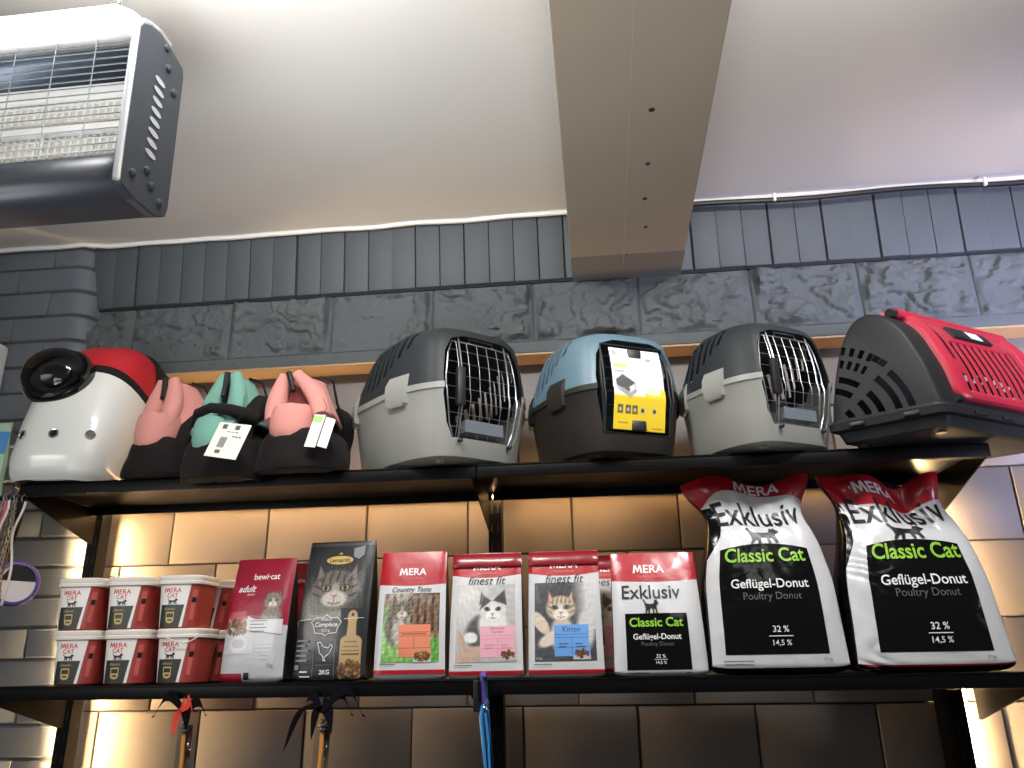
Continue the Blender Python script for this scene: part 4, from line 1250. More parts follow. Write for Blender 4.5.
    # feet
    for sx in (-1, 1):
        for y in (.055, .335 * LL):
            MB().lathe([(.007, 0), (.009, .001), (.010, .012)], 16, mtx=Matrix.Translation((sx * .078, y, -.0005))).build('foot', clip_m, t)
    # carrying handle on the roof
    pts = [Vector((0, .10 + .012 * i, .303 + .018 * math.sin(PI * i / 12))) for i in range(13)]
    MB().tube(pts, .010, 8, flat=.5).build('carry_handle', M['c_black'], t)
    # wire door
    if door:
        def dp(x, z): return Vector((x, front_y(z) + .001 + 1.1 * max(0, abs(x) - .05) ** 2 * 8, z))
        fr = [(-.066, .045), (.066, .045), (.078, .078), (.087, .135), (.088, .180), (.081, .235), (.072, .262), (-.072, .262), (-.081, .235), (-.088, .180), (-.087, .135), (-.078, .078)]
        mb = MB()
        dense = []
        for a, b in zip(fr, fr[1:] + fr[:1]):
            for q in range(4): dense.append((a[0] + (b[0] - a[0]) * q / 4, a[1] + (b[1] - a[1]) * q / 4))
        mb.tube([dp(x, z) for x, z in dense], .0017, 6, closed=True)
        def halfw(z):
            for a, b in zip(fr[1:6], fr[2:7]):
                if a[1] <= z <= b[1]: return a[0] + (b[0] - a[0]) * (z - a[1]) / (b[1] - a[1])
            return .07
        for k in range(7):
            z = .072 + k * .0285; hwz = halfw(z)
            mb.tube([dp(-hwz, z), dp(hwz, z)], .0009, 6)
        for k in range(6):
            x = -.0625 + k * .025
            mb.tube([dp(x, .045 + i * .217 / 12) for i in range(13)], .0009, 6)
        for x in (-.058, .058):
            mb.tube([dp(x, .034 + i * .244 / 12) + Vector((0, -.003, 0)) for i in range(13)], .0021, 8)
        mb.tube([dp(-.03, .262), dp(-.03, .275), dp(.03, .275), dp(.03, .262)], .0015, 6)
        dr = mb.build('wire_door', M['wire'], t)
        MB().box((-.062, front_y(.15) - .002, .155), (.020, .012, .085), bev=.004).build('latch', M['c_black'], dr)
        MB().lathe([(.0045, 0), (.0045, .008), (.002, .010)], 12, mtx=Matrix.Translation((-.06, .010, .040)) @ Matrix.Rotation(PI / 2, 4, 'X')).build('hinge_pin', M['c_black'], dr)
        MB().lathe([(.0045, 0), (.0045, .008), (.002, .010)], 12, mtx=Matrix.Translation((.06, .010, .040)) @ Matrix.Rotation(PI / 2, 4, 'X')).build('hinge_pin', M['c_black'], dr)
        # clear feeding dish hooked inside the door
        mb = MB().box((.0, .022, .062), (.090, .030, .003)); mb.box((.0, .009, .074), (.090, .002, .026)); mb.box((.0, .036, .074), (.090, .002, .026)); mb.box((-.045, .022, .074), (.002, .030, .026)); mb.box((.045, .022, .074), (.002, .030, .026))
        mb.build('feeding_dish', M['smoke'], t)
    return t, op, front_y

GC = 'plastic pet carriers on the upper shelf'
def front_left_at(x, y, rz, sc, wf=.244):
    """origin so that the front left corner of the rim stands at (x, y)"""
    dx, dy = -wf / 2 * sc, 0
    return (x - (dx * math.cos(rz) - dy * math.sin(rz)), y - (dx * math.sin(rz) + dy * math.cos(rz)))
C1 = math.radians(41); p1 = front_left_at(-.352, -.100, C1, 1.12)
make_carrier('charcoal and light grey pet carrier with wire door beside the pink bag', (p1[0], p1[1], ZT), C1, 1.12, M['c_dark'], M['c_light'], M['c_light'], GC, LL=.99, WB=1.10)
C2 = math.radians(26); p2 = front_left_at(-.008, -.075, C2, 1.01)
t2, op2, fy2 = make_carrier('blue topped dark pet carrier with a yellow card in its door', (p2[0], p2[1], ZT), C2, 1.01, M['c_blue'], M['c_brown'], M['c_brown'], GC, LL=.88, WB=1.06, door=False)
C3 = math.radians(30); p3 = front_left_at(.352, -.098, C3, .99)
make_carrier('charcoal and light grey pet carrier with wire door beside the red-doored carrier', (p3[0], p3[1], ZT), C3, .99, M['c_dark'], M['c_light'], M['c_light'], GC, LL=.76, WB=1.0)

# printed card filling the door of the blue carrier
def carrier_card():
    def S(U, V, off=0.0):
        U = np.asarray(U, float); V = np.asarray(V, float)
        y = np.array([front_y(v) - .010 for v in V]) - off
        return np.stack([U, y, V], -1)
    def dp(x, z): return Vector((x, front_y(z) - .003, z))
    mb = MB(); op = [(-.080, .050), (.080, .050), (.090, .135), (.090, .19), (.080, .262), (-.080, .262), (-.090, .19), (-.090, .135)]
    mb.tube([dp(*p) for p in op], .003, 8, closed=True)
    for x in (-.082, .082): mb.tube([dp(x, .05 + i * .02) for i in range(11)], .003, 6)
    for k in range(6): mb.tube([dp(-.08, .08 + k * .03), dp(.08, .08 + k * .03)], .0013, 6)
    mb.build('black_door', M['c_black'], t2)
    z0, z1 = .056, .252; x0, x1 = -.064, .066
    def art(x, y):
        p = Paint(x, y, (228, 230, 230), 1.0)
        yel = np.array((236, 204, 44))
        lim = .40 + .08 * np.clip((x - .55) * 3, 0, 1) + .03 * np.sin(x * 22) * (x > .55)
        p.put(np.clip((lim - y) * 60, 0, 1), yel)
        p.put(np.clip((x - .35) * 1.2, 0, .5) * np.clip((y - .5) * 3, 0, 1), (206, 220, 236))
        p.put(((y > .74) & (y < .785) & (x > .04) & (x < .30)) * 1.0, (236, 210, 80))
        p.put(((y > .68) & (y < .70) & (x > .05) & (x < .24)) * 1.0, (150, 152, 150))
        p.ell(.09, .93, .05, .04, (170, 172, 172), .3)
        p.put(((y > .62) & (y < .64) & (x > .46) & (x < .74)) * 1.0, (190, 204, 214)); p.put(((y > .66) & (y < .675) & (x > .46) & (x < .8)) * 1.0, (196, 208, 216))
        p.ell(.75, .87, .055, .02, (214, 130, 150), .4)
        # little picture of a carrier
        p.quad([(.06, .58), (.20, .66), (.44, .56), (.44, .44), (.30, .36), (.07, .46)], (150, 152, 154)); p.quad([(.06, .58), (.20, .65), (.42, .56), (.40, .50), (.28, .44), (.07, .52)], (66, 70, 72))
        p.quad([(.30, .42), (.42, .48), (.42, .55), (.31, .50)], (206, 208, 208))
        for k, xx in enumerate((.12, .27, .40, .55, .78)):
            p.quad([(xx - .05, .185), (xx + .05, .185), (xx + .05, .28), (xx - .05, .28)], (84, 80, 62) if k in (0, 1, 2) else (210, 196, 110))
            p.ell(xx, .23, .03, .025, (180, 176, 150) if k < 3 else (70, 66, 50), .4)
        p.quad([(.66, .42), (.9, .42), (.9, .5), (.66, .52)], (226, 222, 190))
        p.put(((y > .07) & (y < .085) & (x > .08) & (x < .28)) * 1.0, (176, 150, 40)); p.put(((y > .03) & (y < .045) & (x > .74) & (x < .95)) * 1.0, (176, 150, 40))
        return p.c
    cut = .016
    c = picture('printed_card', t2, S, x0, z0, x1, z1, art, 90, 120, off=.0, m=M['print_card'])
    md = c.modifiers.new('thick', 'SOLIDIFY'); md.thickness = .001
    # latch blocks that show through the notches of the card
    MB().box((0, front_y(.24) - .0085, .238), (.034, .008, .026), bev=.003).build('latch', M['c_black'], t2)
    MB().box((0, front_y(.07) - .0085, .068), (.036, .008, .024), bev=.003).build('latch', M['c_black'], t2)
carrier_card()

# ------------------------------------------------------------------ dome-windowed backpack
def build_backpack():
    fwd = Vector((.16, -.985, 0)).normalized()
    rz = math.atan2(fwd.x, -fwd.y)         # local -Y looks along fwd
    t = thing('pet_backpack', 'white and red hard-shell pet backpack with clear bubble window', 'pet backpack', (-1.372, .160, ZT), rz)
    H = .446
    def prof(v):
        D = [(0, .135), (.05, .165), (.15, .186), (.35, .192), (.55, .190), (.72, .178), (.85, .148), (.93, .108), (.98, .060), (1, .015)]
        W = [(0, .225), (.05, .258), (.15, .270), (.4, .276), (.6, .270), (.75, .252), (.87, .218), (.94, .170), (.98, .11), (1, .03)]
        def it(T):
            for (a, x), (b, y) in zip(T, T[1:]):
                if v <= b:
                    k = (v - a) / (b - a); return x + (y - x) * k
            return T[-1][1]
        return it(D), it(W)
    def lean(v): return .095 * v ** 1.1
    def P(u, v, off=0.0):
        """u -1..1 across the shell, v 0..1 up"""
        d, w = prof(v); th = (u) * PI / 2
        s, c = math.sin(th), math.cos(th); e = 2 / 3.1
        x = (w / 2 + off) * math.copysign(abs(s) ** e, s); y = -(d + off) * abs(c) ** e
        return Vector((x + .030 * v, y + lean(v), H * v))
    def band(u): return .680 + .035 * math.cos(u * 2.6) - .075 * abs(u) ** 2
    nu, nv = 72, 90
    vsn = [0.0] + [ (i / nv) for i in range(1, nv + 1)]
    # smooth the two profile tables by averaging
    def Ps(u, v, off=0.0):
        q = Vector((0, 0, 0)); n = 0
        for dv in (-.03, -.015, 0, .015, .03):
            vv = min(1, max(0, v + dv)); p = P(u, vv, off); q += Vector((p.x, p.y - lean(vv) + lean(v), 0)); n += 1
        q /= n; q.z = H * v; return q
    def sheet(name, m, f0, f1, off, rows=30, th=None):
        mb = MB(); V = []
        for j in range(rows + 1):
            for i in range(nu + 1):
                u = -1 + 2 * i / nu; a = f0(u); b = f1(u)
                V.append(Ps(u, a + (b - a) * j / rows, off))
        F = [(j * (nu + 1) + i, j * (nu + 1) + i + 1, (j + 1) * (nu + 1) + i + 1, (j + 1) * (nu + 1) + i) for j in range(rows) for i in range(nu)]
        mb.add(V, F); o = mb.build(name, m, t)
        md = o.modifiers.new('thick', 'SOLIDIFY'); md.thickness = .003; md.offset = -1
        return o
    sh = sheet('shell', M['shell'], lambda u: 0.012, lambda u: band(u) - .018, 0.0, 60)
    sheet('red_cap', M['capred'], lambda u: band(u) + .018, lambda u: 1.0, -.002, 30)
    sheet('black_band', M['fabric_black'], lambda u: band(u) - .026, lambda u: band(u) + .026, .001, 6)
    sheet('bottom_trim', M['gloss_black'], lambda u: 0.0, lambda u: .022, .0015, 3)
    # soft black back part and bottom
    rings = []
    for k, (dy, g) in enumerate(((-.004, .004), (.012, .006), (.045, .003), (.060, -.012), (.064, -.05))):
        ring = []
        for (a, b) in [(1, i / 40) for i in range(41)] + [(-1, 1 - i / 40) for i in range(41)]:
            p = Ps(a, b); w = p.x
            ring.append(Vector((p.x + math.copysign(g, p.x) if abs(p.x) > .01 else p.x, p.y + dy, min(max(p.z + (g if b > .5 else -g * .0), .0), H + g))))
        rings.append(ring)
    mb = MB(); mb.loft(rings, cap0=True, cap1=True); mb.build('back_body', M['fabric_black'], t)
    # shoulder strap hanging along the right edge
    for sx in (-1, 1):
        pts = [Vector((sx * .07, .12, .34)), Vector((sx * .09, .155, .30)), Vector((sx * .10, .16, .20)), Vector((sx * .11, .14, .10)), Vector((sx * .125, .085, .035)), Vector((sx * .128, .03, .02))]
        MB().tube(pts, [.018, .020, .020, .016, .010, .008], 10, flat=.4).build('shoulder_strap', M['fabric_black'], t)
        MB().box((sx * .136, .012, .045), (.012, .05, .045), bev=.006).build('strap_anchor', M['fabric_black'], t)
    # grab handle
    MB().tube([Vector((-.04 + .08 * i / 10, .085, .368 + .028 * math.sin(PI * i / 10))) for i in range(11)], .007, 8).build('grab_handle', M['fabric_black'], t)
    # bubble window
    uc, vc = -.16, .650
    c = Ps(uc, vc); du = (Ps(uc + .05, vc) - Ps(uc - .05, vc)).normalized(); dv = (Ps(uc, vc + .06) - Ps(uc, vc - .06)).normalized()
    n = du.cross(dv).normalized()
    if n.y > 0: n = -n
    n = (n + Vector((-.10, -.55, 0))).normalized(); du = Vector((0, 0, 1)).cross(n).normalized() * -1; du = du if du.x > 0 else -du
    dv = n.cross(du).normalized() * (1 if n.cross(du).z > 0 else -1)
    mt = Matrix((du, dv, n)).transposed().to_4x4(); mt.translation = c + n * .004
    R = .092
    fl = Matrix.Diagonal((1, .86, 1, 1))
    mb = MB(); mb.lathe([(R * .98, -.040), (R * 1.02, -.020), (R * 1.03, .002), (R * .98, .008), (R * .91, .007), (R * .88, .000), (R * .5, .003), (R * .05, .004)], 48, mtx=mt @ fl, cap=False)
    ring = mb.build('window_ring', M['gloss_black'], t)
    pr = [(R * .93 * math.cos(a), .008 + R * .66 * math.sin(a)) for a in [PI / 2 * i / 14 for i in range(15)]]
    mb = MB(); mb.lathe(pr, 48, mtx=mt @ fl, cap=False); mb.build('bubble', M['bubble'], t)
    mb = MB(); mb.lathe([(R * .42, .004), (R * .46, .010), (R * .42, .018), (R * .30, .012)], 30, mtx=mt @ fl); mb.build('inner_mesh_vent', M['c_black'], t)
    # three vent holes with bright rings
    for u in (-.30, .0, .30):
        v = .275 + .012 * (u + .5) * 0
        c = Ps(u, v); a = (Ps(u + .05, v) - Ps(u - .05, v)).normalized(); b = (Ps(u, v + .05) - Ps(u, v - .05)).normalized()
        n = a.cross(b).normalized()
        if n.y > 0: n = -n
        mt2 = Matrix((a, n.cross(a).normalized(), n)).transposed().to_4x4(); mt2.translation = c
        mb = MB(); mb.lathe([(.0125, -.002), (.0125, .003), (.0115, .0042), (.0095, .0036), (.0085, .001)], 28, mtx=mt2, cap=False)
        rg = mb.build('vent_ring', M['h_silver'], t)
        MB().lathe([(.0088, .0012), (.0088, .0022), (.004, .0024)], 24, mtx=mt2).build('vent_mesh', M['c_black'], rg)
build_backpack()

# ------------------------------------------------------------------ padded pet slings
def blob(mb, c, r, e=2.4, flat_bottom=None, seed=0, amp=.03, nu=40, nv=26, mi=0, tilt=0.0, top=None):
    """soft cushion-like body"""
    rings = []
    rm = Matrix.Rotation(tilt, 3, 'Y')
    for j in range(nv + 1):
        ph = -PI / 2 + PI * j / nv
        ring = []
        for i in range(nu):
            th = 2 * PI * i / nu
            cx = math.copysign(abs(math.cos(th)) ** (2 / e), math.cos(th)); sx = math.copysign(abs(math.sin(th)) ** (2 / e), math.sin(th))
            cz = abs(math.cos(ph)) ** (2 / e); sz = math.copysign(abs(math.sin(ph)) ** (2 / e), math.sin(ph))
            q = Vector((cx * cz, sx * cz, sz))
            w = 1 + amp * noise.noise(Vector((q.x * 2.2 + seed, q.y * 2.2, q.z * 2.2)))
            p = rm @ Vector((q.x * r[0] * w, q.y * r[1] * w, q.z * r[2] * w)) + Vector(c)
            if top: p = top(p, q)
            if flat_bottom is not None and p.z < flat_bottom: p.z = flat_bottom
            ring.append(p)
        rings.append(ring)
    mb.loft(rings, mi); return mb

def sling(label, loc, rz, cloth, lining, sx=1.0, hz=1.0, spread=1.0, tag_kind=None, lean=0.0, tagpos=None, bk=1.0, rim=True, skew=0.0, front_rim=False, tipx=0.0, droop=0.0, drape=1.0, cdrop=0.0):
    t = thing('pet_sling_bag', label, 'pet sling bag', loc, rz, 'soft pet sling bags')
    # dark padded toe
    def trap(p, q):
        wy = loc[1] + p.x * math.sin(rz) + p.y * math.cos(rz)
        k = min(1, max(0, (-.008 - wy) / .02)); fl = -droop * k
        return Vector((p.x * (1 - 1.6 * max(0, p.z - .02)), p.y, max(p.z - droop * k * (1 if p.z < .05 else .4), fl if wy < -.006 else 0.0)))
    mb = MB(); blob(mb, (.004, -.015, .030), (.104 * sx, .092, .074), 3.0, None, seed=len(label) % 17, amp=.07, top=trap); mb.build('padded_base', M['f_brown'], t)
    # dark padded back rising behind on the right
    def rise(p, q): return Vector((p.x + .02 * max(0, q.z), p.y, p.z))
    mb = MB(); blob(mb, (.040 * sx * bk, .088, .085), (.090 * sx * bk, .064, .092), 2.6, 0.0, seed=5, amp=.07, top=rise); mb.build('padded_back', M['f_brown'], t)
    mb = MB()
    if rim: mb.tube([Vector((.066 * sx, -.045, .04)), Vector((.082 * sx * bk, -.03, .115)), Vector((.100 * sx * bk, .015, .172)), Vector((.122 * sx * bk, .07, .180)), Vector((.135 * sx * bk, .11, .14)), Vector((.13 * sx * bk, .13, .05))], [.022, .026, .028, .028, .026, .02], 12)
    if rim: mb.build('padded_rim', M['f_brown'], t)
    # coloured collar: a rounded cup whose mouth opens upwards
    nu = 48; rings = []
    for j, (z, g) in enumerate(((.070, .93), (.078, 1.0), (.098, 1.03), (.122, 1.02), (.142, .98), (.152, .93), (.154, .86), (.148, .79), (.11, .74), (.085, .70))):
        ring = []
        for i in range(nu):
            th = 2 * PI * i / nu
            c, s = math.cos(th), math.sin(th)
            wz = z + .004 * noise.noise(Vector((c * 2 + j * .2, s * 2, 4)))
            ring.append(Vector((-.004 + .056 * sx * g * math.copysign(abs(c) ** .85, c), -.042 + .066 * g * math.copysign(abs(s) ** .85, s) + lean * z, (wz - cdrop) * hz)))
        rings.append(ring)
    MB().loft(rings).build('collar', cloth, t)
    # two padded flaps meeting at the top with a zip between them
    topz = .262 * hz
    for s in (-1, 1):
        pts = []; rr = []
        for k in range(13):
            q = k / 12
            x = s * (.040 * sx * spread * (1 - q ** 2.0) + .0165 + .004 * math.sin(PI * q)) + (skew * (1 - q) if s > 0 else 0)
            y = -.072 + .050 * q + .010 * math.sin(PI * q)
            pts.append(Vector((x - .004 - .004 * q * sx + tipx * q, y, (.118 - cdrop) * hz + (topz - (.118 - cdrop) * hz) * q)))
            rr.append(.020 + .005 * math.sin(PI * min(1, q * 1.1)) - .005 * q ** 3)
        MB().tube(pts, rr, 14, flat=.85).build('padded_flap', cloth, t)
    # lining visible between the flaps
    def fp(s, q):
        x = s * (.040 * sx * spread * (1 - q ** 2.0) + .0165 + .004 * math.sin(PI * q)) + (skew * (1 - q) if s > 0 else 0)
        return Vector((x - .004 - .004 * q * sx + tipx * q, -.072 + .050 * q + .010 * math.sin(PI * q), (.118 - cdrop) * hz + (topz - (.118 - cdrop) * hz) * q))
    V = []; n2 = 14; n1 = 8
    for j in range(n2 + 1):
        q = -.12 + 1.10 * j / n2
        a = fp(-1, q); b = fp(1, q)
        for i in range(n1 + 1):
            k = i / n1; p = a.lerp(b, k); p.y += .006 + .030 * math.sin(PI * k); V.append(p)
    o = MB().add(V, [(j * (n1 + 1) + i, j * (n1 + 1) + i + 1, (j + 1) * (n1 + 1) + i + 1, (j + 1) * (n1 + 1) + i) for j in range(n2) for i in range(n1)]).build('lining', lining, t)
    md = o.modifiers.new('thick', 'SOLIDIFY'); md.thickness = .004
    def mid(q): 
        p = (fp(-1, q) + fp(1, q)) / 2; p.y -= .012; return p
    MB().tube([mid(.62 + .40 * k / 8) for k in range(9)], [.006 + .0015 * k / 8 for k in range(9)], 8).build('zip', M['zip'], t)
    # side drape falling from the peak to the back right
    V = []; n1, n2 = 12, 12
    for j in range(n2 + 1):
        q = j / n2
        a = fp(1, 1 - .85 * q) + Vector((.004, .008, -.002)); b = Vector((.020, .030, topz - .010)).lerp(Vector((.120 * sx * drape, .060 * drape, .120 * hz)), q)
        for i in range(n1 + 1):
            k = i / n1; p = a.lerp(b, k); p += Vector((.008, -.010, .008)) * math.sin(PI * k) * (q * .8 + .15); V.append(p)
    o = MB().add(V, [(j * (n1 + 1) + i, j * (n1 + 1) + i + 1, (j + 1) * (n1 + 1) + i + 1, (j + 1) * (n1 + 1) + i) for j in range(n2) for i in range(n1)]).build('side_drape', cloth, t)
    md = o.modifiers.new('thick', 'SOLIDIFY'); md.thickness = .008
    if front_rim: MB().tube([Vector((-.085 * sx, -.01, .115 - cdrop)), Vector((-.064 * sx, -.070, .136 - cdrop)), Vector((-.03 * sx, -.098, .158 - cdrop)), Vector((.012, -.104, .164 - cdrop)), Vector((.055 * sx, -.085, .160 - cdrop)), Vector((.09 * sx, -.03, .15 - cdrop))], [.014, .013, .012, .012, .014, .020], 12).build('front_rim', M['f_brown'], t)
    # carrying strap
    MB().tube([Vector((.012, .02, topz + .002)), Vector((.04, .035, topz - .008)), Vector((.075 * sx * drape, .050, topz - .06)), Vector((.098 * sx * drape, .06, .15 * hz)), Vector((.10 * sx * drape, .07, .11))], .008, 8, flat=.35).build('strap', M['zip'], t)
    # swing tag on a thread
    if tag_kind:
        px, py, pz = tagpos
        if tag_kind == 'square':
            rot = Matrix.Rotation(math.radians(12), 3, 'Y') @ Matrix.Rotation(math.radians(-14), 3, 'X')
            g = MB().box((px, py, pz), (.090, .0012, .086), rot=rot).build('price_tag', M['tag_white'], t, smooth=False)
            mb = MB()
            def sq(x, z, w, h): mb.box(Vector((px, py, pz)) + rot @ Vector((x, -.0010, z)), (w, .0006, h), rot=rot)
            for k in range(9): sq(-.022 + k * .0022, -.006, .0012 if k % 3 else .0006, .026)
            sq(-.024, .033, .013, .011); sq(.012, .033, .013, .011); sq(-.014, -.029, .014, .008)
            for k in range(3): sq(-.008 + .012 * k, .021, .009, .0015)
            sq(.020, .010, .006, .003); sq(.029, .010, .006, .003); sq(.011, .010, .006, .003)
            mb.build('tag_print', M['ink_grey'], g, smooth=False)
        else:
            rot = Matrix.Rotation(math.radians(10), 3, 'Y') @ Matrix.Rotation(math.radians(-10), 3, 'X')
            rot2 = Matrix.Rotation(math.radians(55), 3, 'Z') @ rot
            g = MB().box((px, py, pz), (.028, .0012, .080), rot=rot).build('price_tag', M['tag_white'], t, smooth=False)
            MB().box(Vector((px, py, pz)) + rot @ Vector((-.002, -.0010, .028)), (.024, .0006, .016), rot=rot).build('tag_print', M['tag_green'], g, smooth=False)
            MB().box(Vector((px + .023, py + .010, pz - .004)), (.022, .0012, .072), rot=rot @ Matrix.Rotation(math.radians(28), 3, 'Z')).build('price_tag', M['tag_white'], t, smooth=False)
        MB().tube([Vector((px + .01, py + .002, pz + .038)), Vector((px + .02, py + .012, pz + .055)), Vector((.045, -.03, .19))], .0006, 5).build('tag_thread', M['zip'], t)
    return t

sling('pink sling bag between the backpack and the mint sling bag', (-1.048, .055, ZT), math.radians(-14), M['f_pink'], M['f_pinkin'], .85, 1.0, .30, tipx=-.018)
sling('mint green sling bag with a square white price tag', (-.872, .010, ZT), math.radians(-14), M['f_mint'], M['f_mintin'], .92, .95, .62, 'square', 0, (.092, -.128, .044), .66, True, 0, True, -.004, .026, .78, .026)
sling('pink sling bag with a narrow folded price tag beside the charcoal carrier', (-.690, .018, ZT), math.radians(-10), M['f_pink'], M['f_pinkin'], .98, .94, .76, 'fold', 0, (.086, -.112, .066), .42, False, .036, False, -.036, .012, .62)

# ------------------------------------------------------------------ large red-doored carrier at the right end
def build_big_carrier():
    P = Vector((.704, -.132, ZT)); d = Vector((-.83, .56, 0)).normalized(); wd = Vector((.839, .545, 0)).normalized()
    # local frame: x along the width, y from the front edge backwards
    t = thing('pet_carrier', 'large anthracite pet carrier with red slatted door at the right end of the upper shelf', 'pet carrier', tuple(P), 0, GC)
    W = .43
    def at(w, sdist, z): return wd * w + d * sdist + Vector((0, 0, z))
    prof = [(-.004, .042), (-.004, .060), (.003, .095), (.014, .145), (.030, .190), (.048, .232), (.074, .266), (.106, .288), (.140, .294), (.172, .280), (.202, .238), (.226, .180), (.244, .118), (.256, .060), (.258, .042)]
    prof = [(a * (.86 if a > 0 else 1), .042 + (b - .042) * .975) for a, b in prof]
    # smooth the outline
    def catmull(pts, k=4):
        out = []
        for i in range(len(pts) - 1):
            p0 = Vector(pts[max(0, i - 1)]); p1 = Vector(pts[i]); p2 = Vector(pts[i + 1]); p3 = Vector(pts[min(len(pts) - 1, i + 2)])
            for q in range(k):
                u = q / k
                out.append(.5 * ((2 * p1) + (p2 - p0) * u + (2 * p0 - 5 * p1 + 4 * p2 - p3) * u * u + (3 * p1 - p0 - 3 * p2 + p3) * u ** 3))
        out.append(Vector(pts[-1])); return out
    pr = catmull(prof)
    cx = .108; cz = .11
    def scaled(f, dz=0.0): return [(cx + (p.x - cx) * f, max(.042, cz + (p.y - cz) * f + dz)) for p in pr]
    # outer loft across the width with softened end edges, inner loft for the hollow
    secs = [(.000, .93), (.002, .965), (.007, .99), (.016, 1.0), (W - .016, 1.0), (W - .007, .99), (W - .002, .965), (W, .93)]
    outer = [[at(w, a, z) for a, z in scaled(f)] for w, f in secs]
    isecs = [(.004, .95), (.016, .965), (W - .016, .965), (W - .004, .95)]
    inner = [[at(w, a, max(.046, z)) for a, z in scaled(f)] for w, f in isecs]
    body = MB().loft(outer).mesh('body', M['c4'])
    hollow = MB().loft(inner).mesh('h', M['c4'])
    # vents on the flank: bars curved about a low point at the back, plus short slanted slots above
    V = MB()
    cs, cz2 = .232, .035
    def arcslot(r, a0, a1, wdt, n=8):
        pts = []
        for i in range(n + 1):
            a = math.radians(a0 + (a1 - a0) * i / n); pts.append((cs - r * math.cos(a), cz2 + r * math.sin(a)))
        inn = []
        for i in range(n, -1, -1):
            a = math.radians(a0 + (a1 - a0) * i / n); inn.append((cs - (r - wdt) * math.cos(a), cz2 + (r - wdt) * math.sin(a)))
        poly = [at(-.03, s, z) for s, z in pts + inn]
        V.prism(poly, wd * (W + .06))
    for r, a0, a1 in ((.190, 6, 36), (.164, 6, 40), (.130, 6, 36), (.103, 7, 36), (.070, 8, 40)):
        arcslot(r, a0, a1, .015)
    for r, a0, a1 in ((.130, 48, 70), (.103, 48, 74)):
        arcslot(r, a0, a1, .014)
    for r, lo in ((.198, 51), (.168, 50)):
        for k in range(6):
            arcslot(r, lo + k * 6.2, lo + k * 6.2 + 3.2, .019, 2)
    for k in range(2): arcslot(.198, 41 + k * 5, 45.6 + k * 5, .015, 2)
    vents = V.mesh('v', M['c4'], False)
    # the red door rides on the curved front; door opening cut through
    def pp(u):
        """point on the front curve, u 0 at the lower edge .. 1 near the ridge"""
        i = u * 30; k = int(min(29, i)); q = i - k
        a = pr[2 + k]; b = pr[3 + k]; return a + (b - a) * q
    def nrm(u):
        a = pp(max(0, u - .03)); b = pp(min(1, u + .03)); t2 = (b - a).normalized(); return Vector((-t2.y, t2.x))
    def door_pt(w, u, off):
        p = pp(u); n = nrm(u); return at(w, p.x + n.x * off, p.y + n.y * off)
    w0, w1, u0, u1 = .055, .405, .10, .82
    ring_o = []; 
    n = 16
    op = []
    for i in range(n + 1): op.append((w0 + .02, u0 + .04 + (u1 - u0 - .08) * i / n))
    for i in range(n, -1, -1): op.append((w1 - .02, u0 + .04 + (u1 - u0 - .08) * i / n))
    cut = MB(); A = [door_pt(w, u, .03) for w, u in op]; B = [door_pt(w, u, -.022) for w, u in op]
    k = len(op); nn = n + 1
    F = [(i, i + 1, k - 2 - i, k - 1 - i) for i in range(n)] 
    faces = F + [tuple(k + q for q in reversed(f)) for f in F] + [(i, (i + 1) % k, k + (i + 1) % k, k + i) for i in range(k)]
    cut.add(A + B, faces); cutm = cut.mesh('c', M['c4'], False)
    res = boolean(body, [hollow, vents, cutm]); shade(res, 35)
    link('body', res, t)
    # door: rounded red frame and slats
    def frame_pts(g):
        pts = []
        r = .030; ru = .09
        def arc(cw, cu, a0):
            return [(cw + (r + g) * math.cos(a), cu + (ru + g * 2.6) * math.sin(a)) for a in [a0 + PI / 2 * i / 6 for i in range(7)]]
        pts += arc(w1 - r, u1 - ru, 0) + arc(w0 + r, u1 - ru, PI / 2)
        side = [(w0 - g, u1 - ru - (u1 - u0 - 2 * ru) * i / 10) for i in range(1, 10)]
        pts += side + arc(w0 + r, u0 + ru, PI)
        pts += arc(w1 - r, u0 + ru, 3 * PI / 2) + [(w1 + g, u0 + ru + (u1 - u0 - 2 * ru) * i / 10) for i in range(1, 10)]
        return pts
    fo = frame_pts(.0); 
    mb = MB()
    rings = []
    for g, off in ((.000, -.002), (.002, .009), (-.004, .015), (-.014, .017), (-.026, .015), (-.034, .010), (-.036, -.002)):
        rings.append([door_pt(w, min(1, max(0, u)), off) for w, u in frame_pts(g)])
    mb.loft(rings, closed_path=True)
    df = mb.build('door_frame', M['c4_red'], t)
    # slats run along the curve, between them the slots
    ns = 12; a, b = w0 + .030, w1 - .030
    for q in range(ns):
        wa = a + (b - a) * (q) / ns; wb = wa + (b - a) / ns * .45
        ua, ub = u0 + .06, u1 - .06
        V2 = []
        m = 22
        for i in range(m + 1):
            u = ua + (ub - ua) * i / m
            V2 += [door_pt(wa, u, .010), door_pt(wb, u, .010), door_pt(wb, u, .0075), door_pt(wa, u, .0075)]
        F2 = [(4 * i + j, 4 * i + (j + 1) % 4, 4 * i + 4 + (j + 1) % 4, 4 * i + 4 + j) for i in range(m) for j in range(4)]
        F2 += [(0, 1, 2, 3), (4 * m + 3, 4 * m + 2, 4 * m + 1, 4 * m)]
        MB().add(V2, F2).build('slat', M['c4_red'], df)
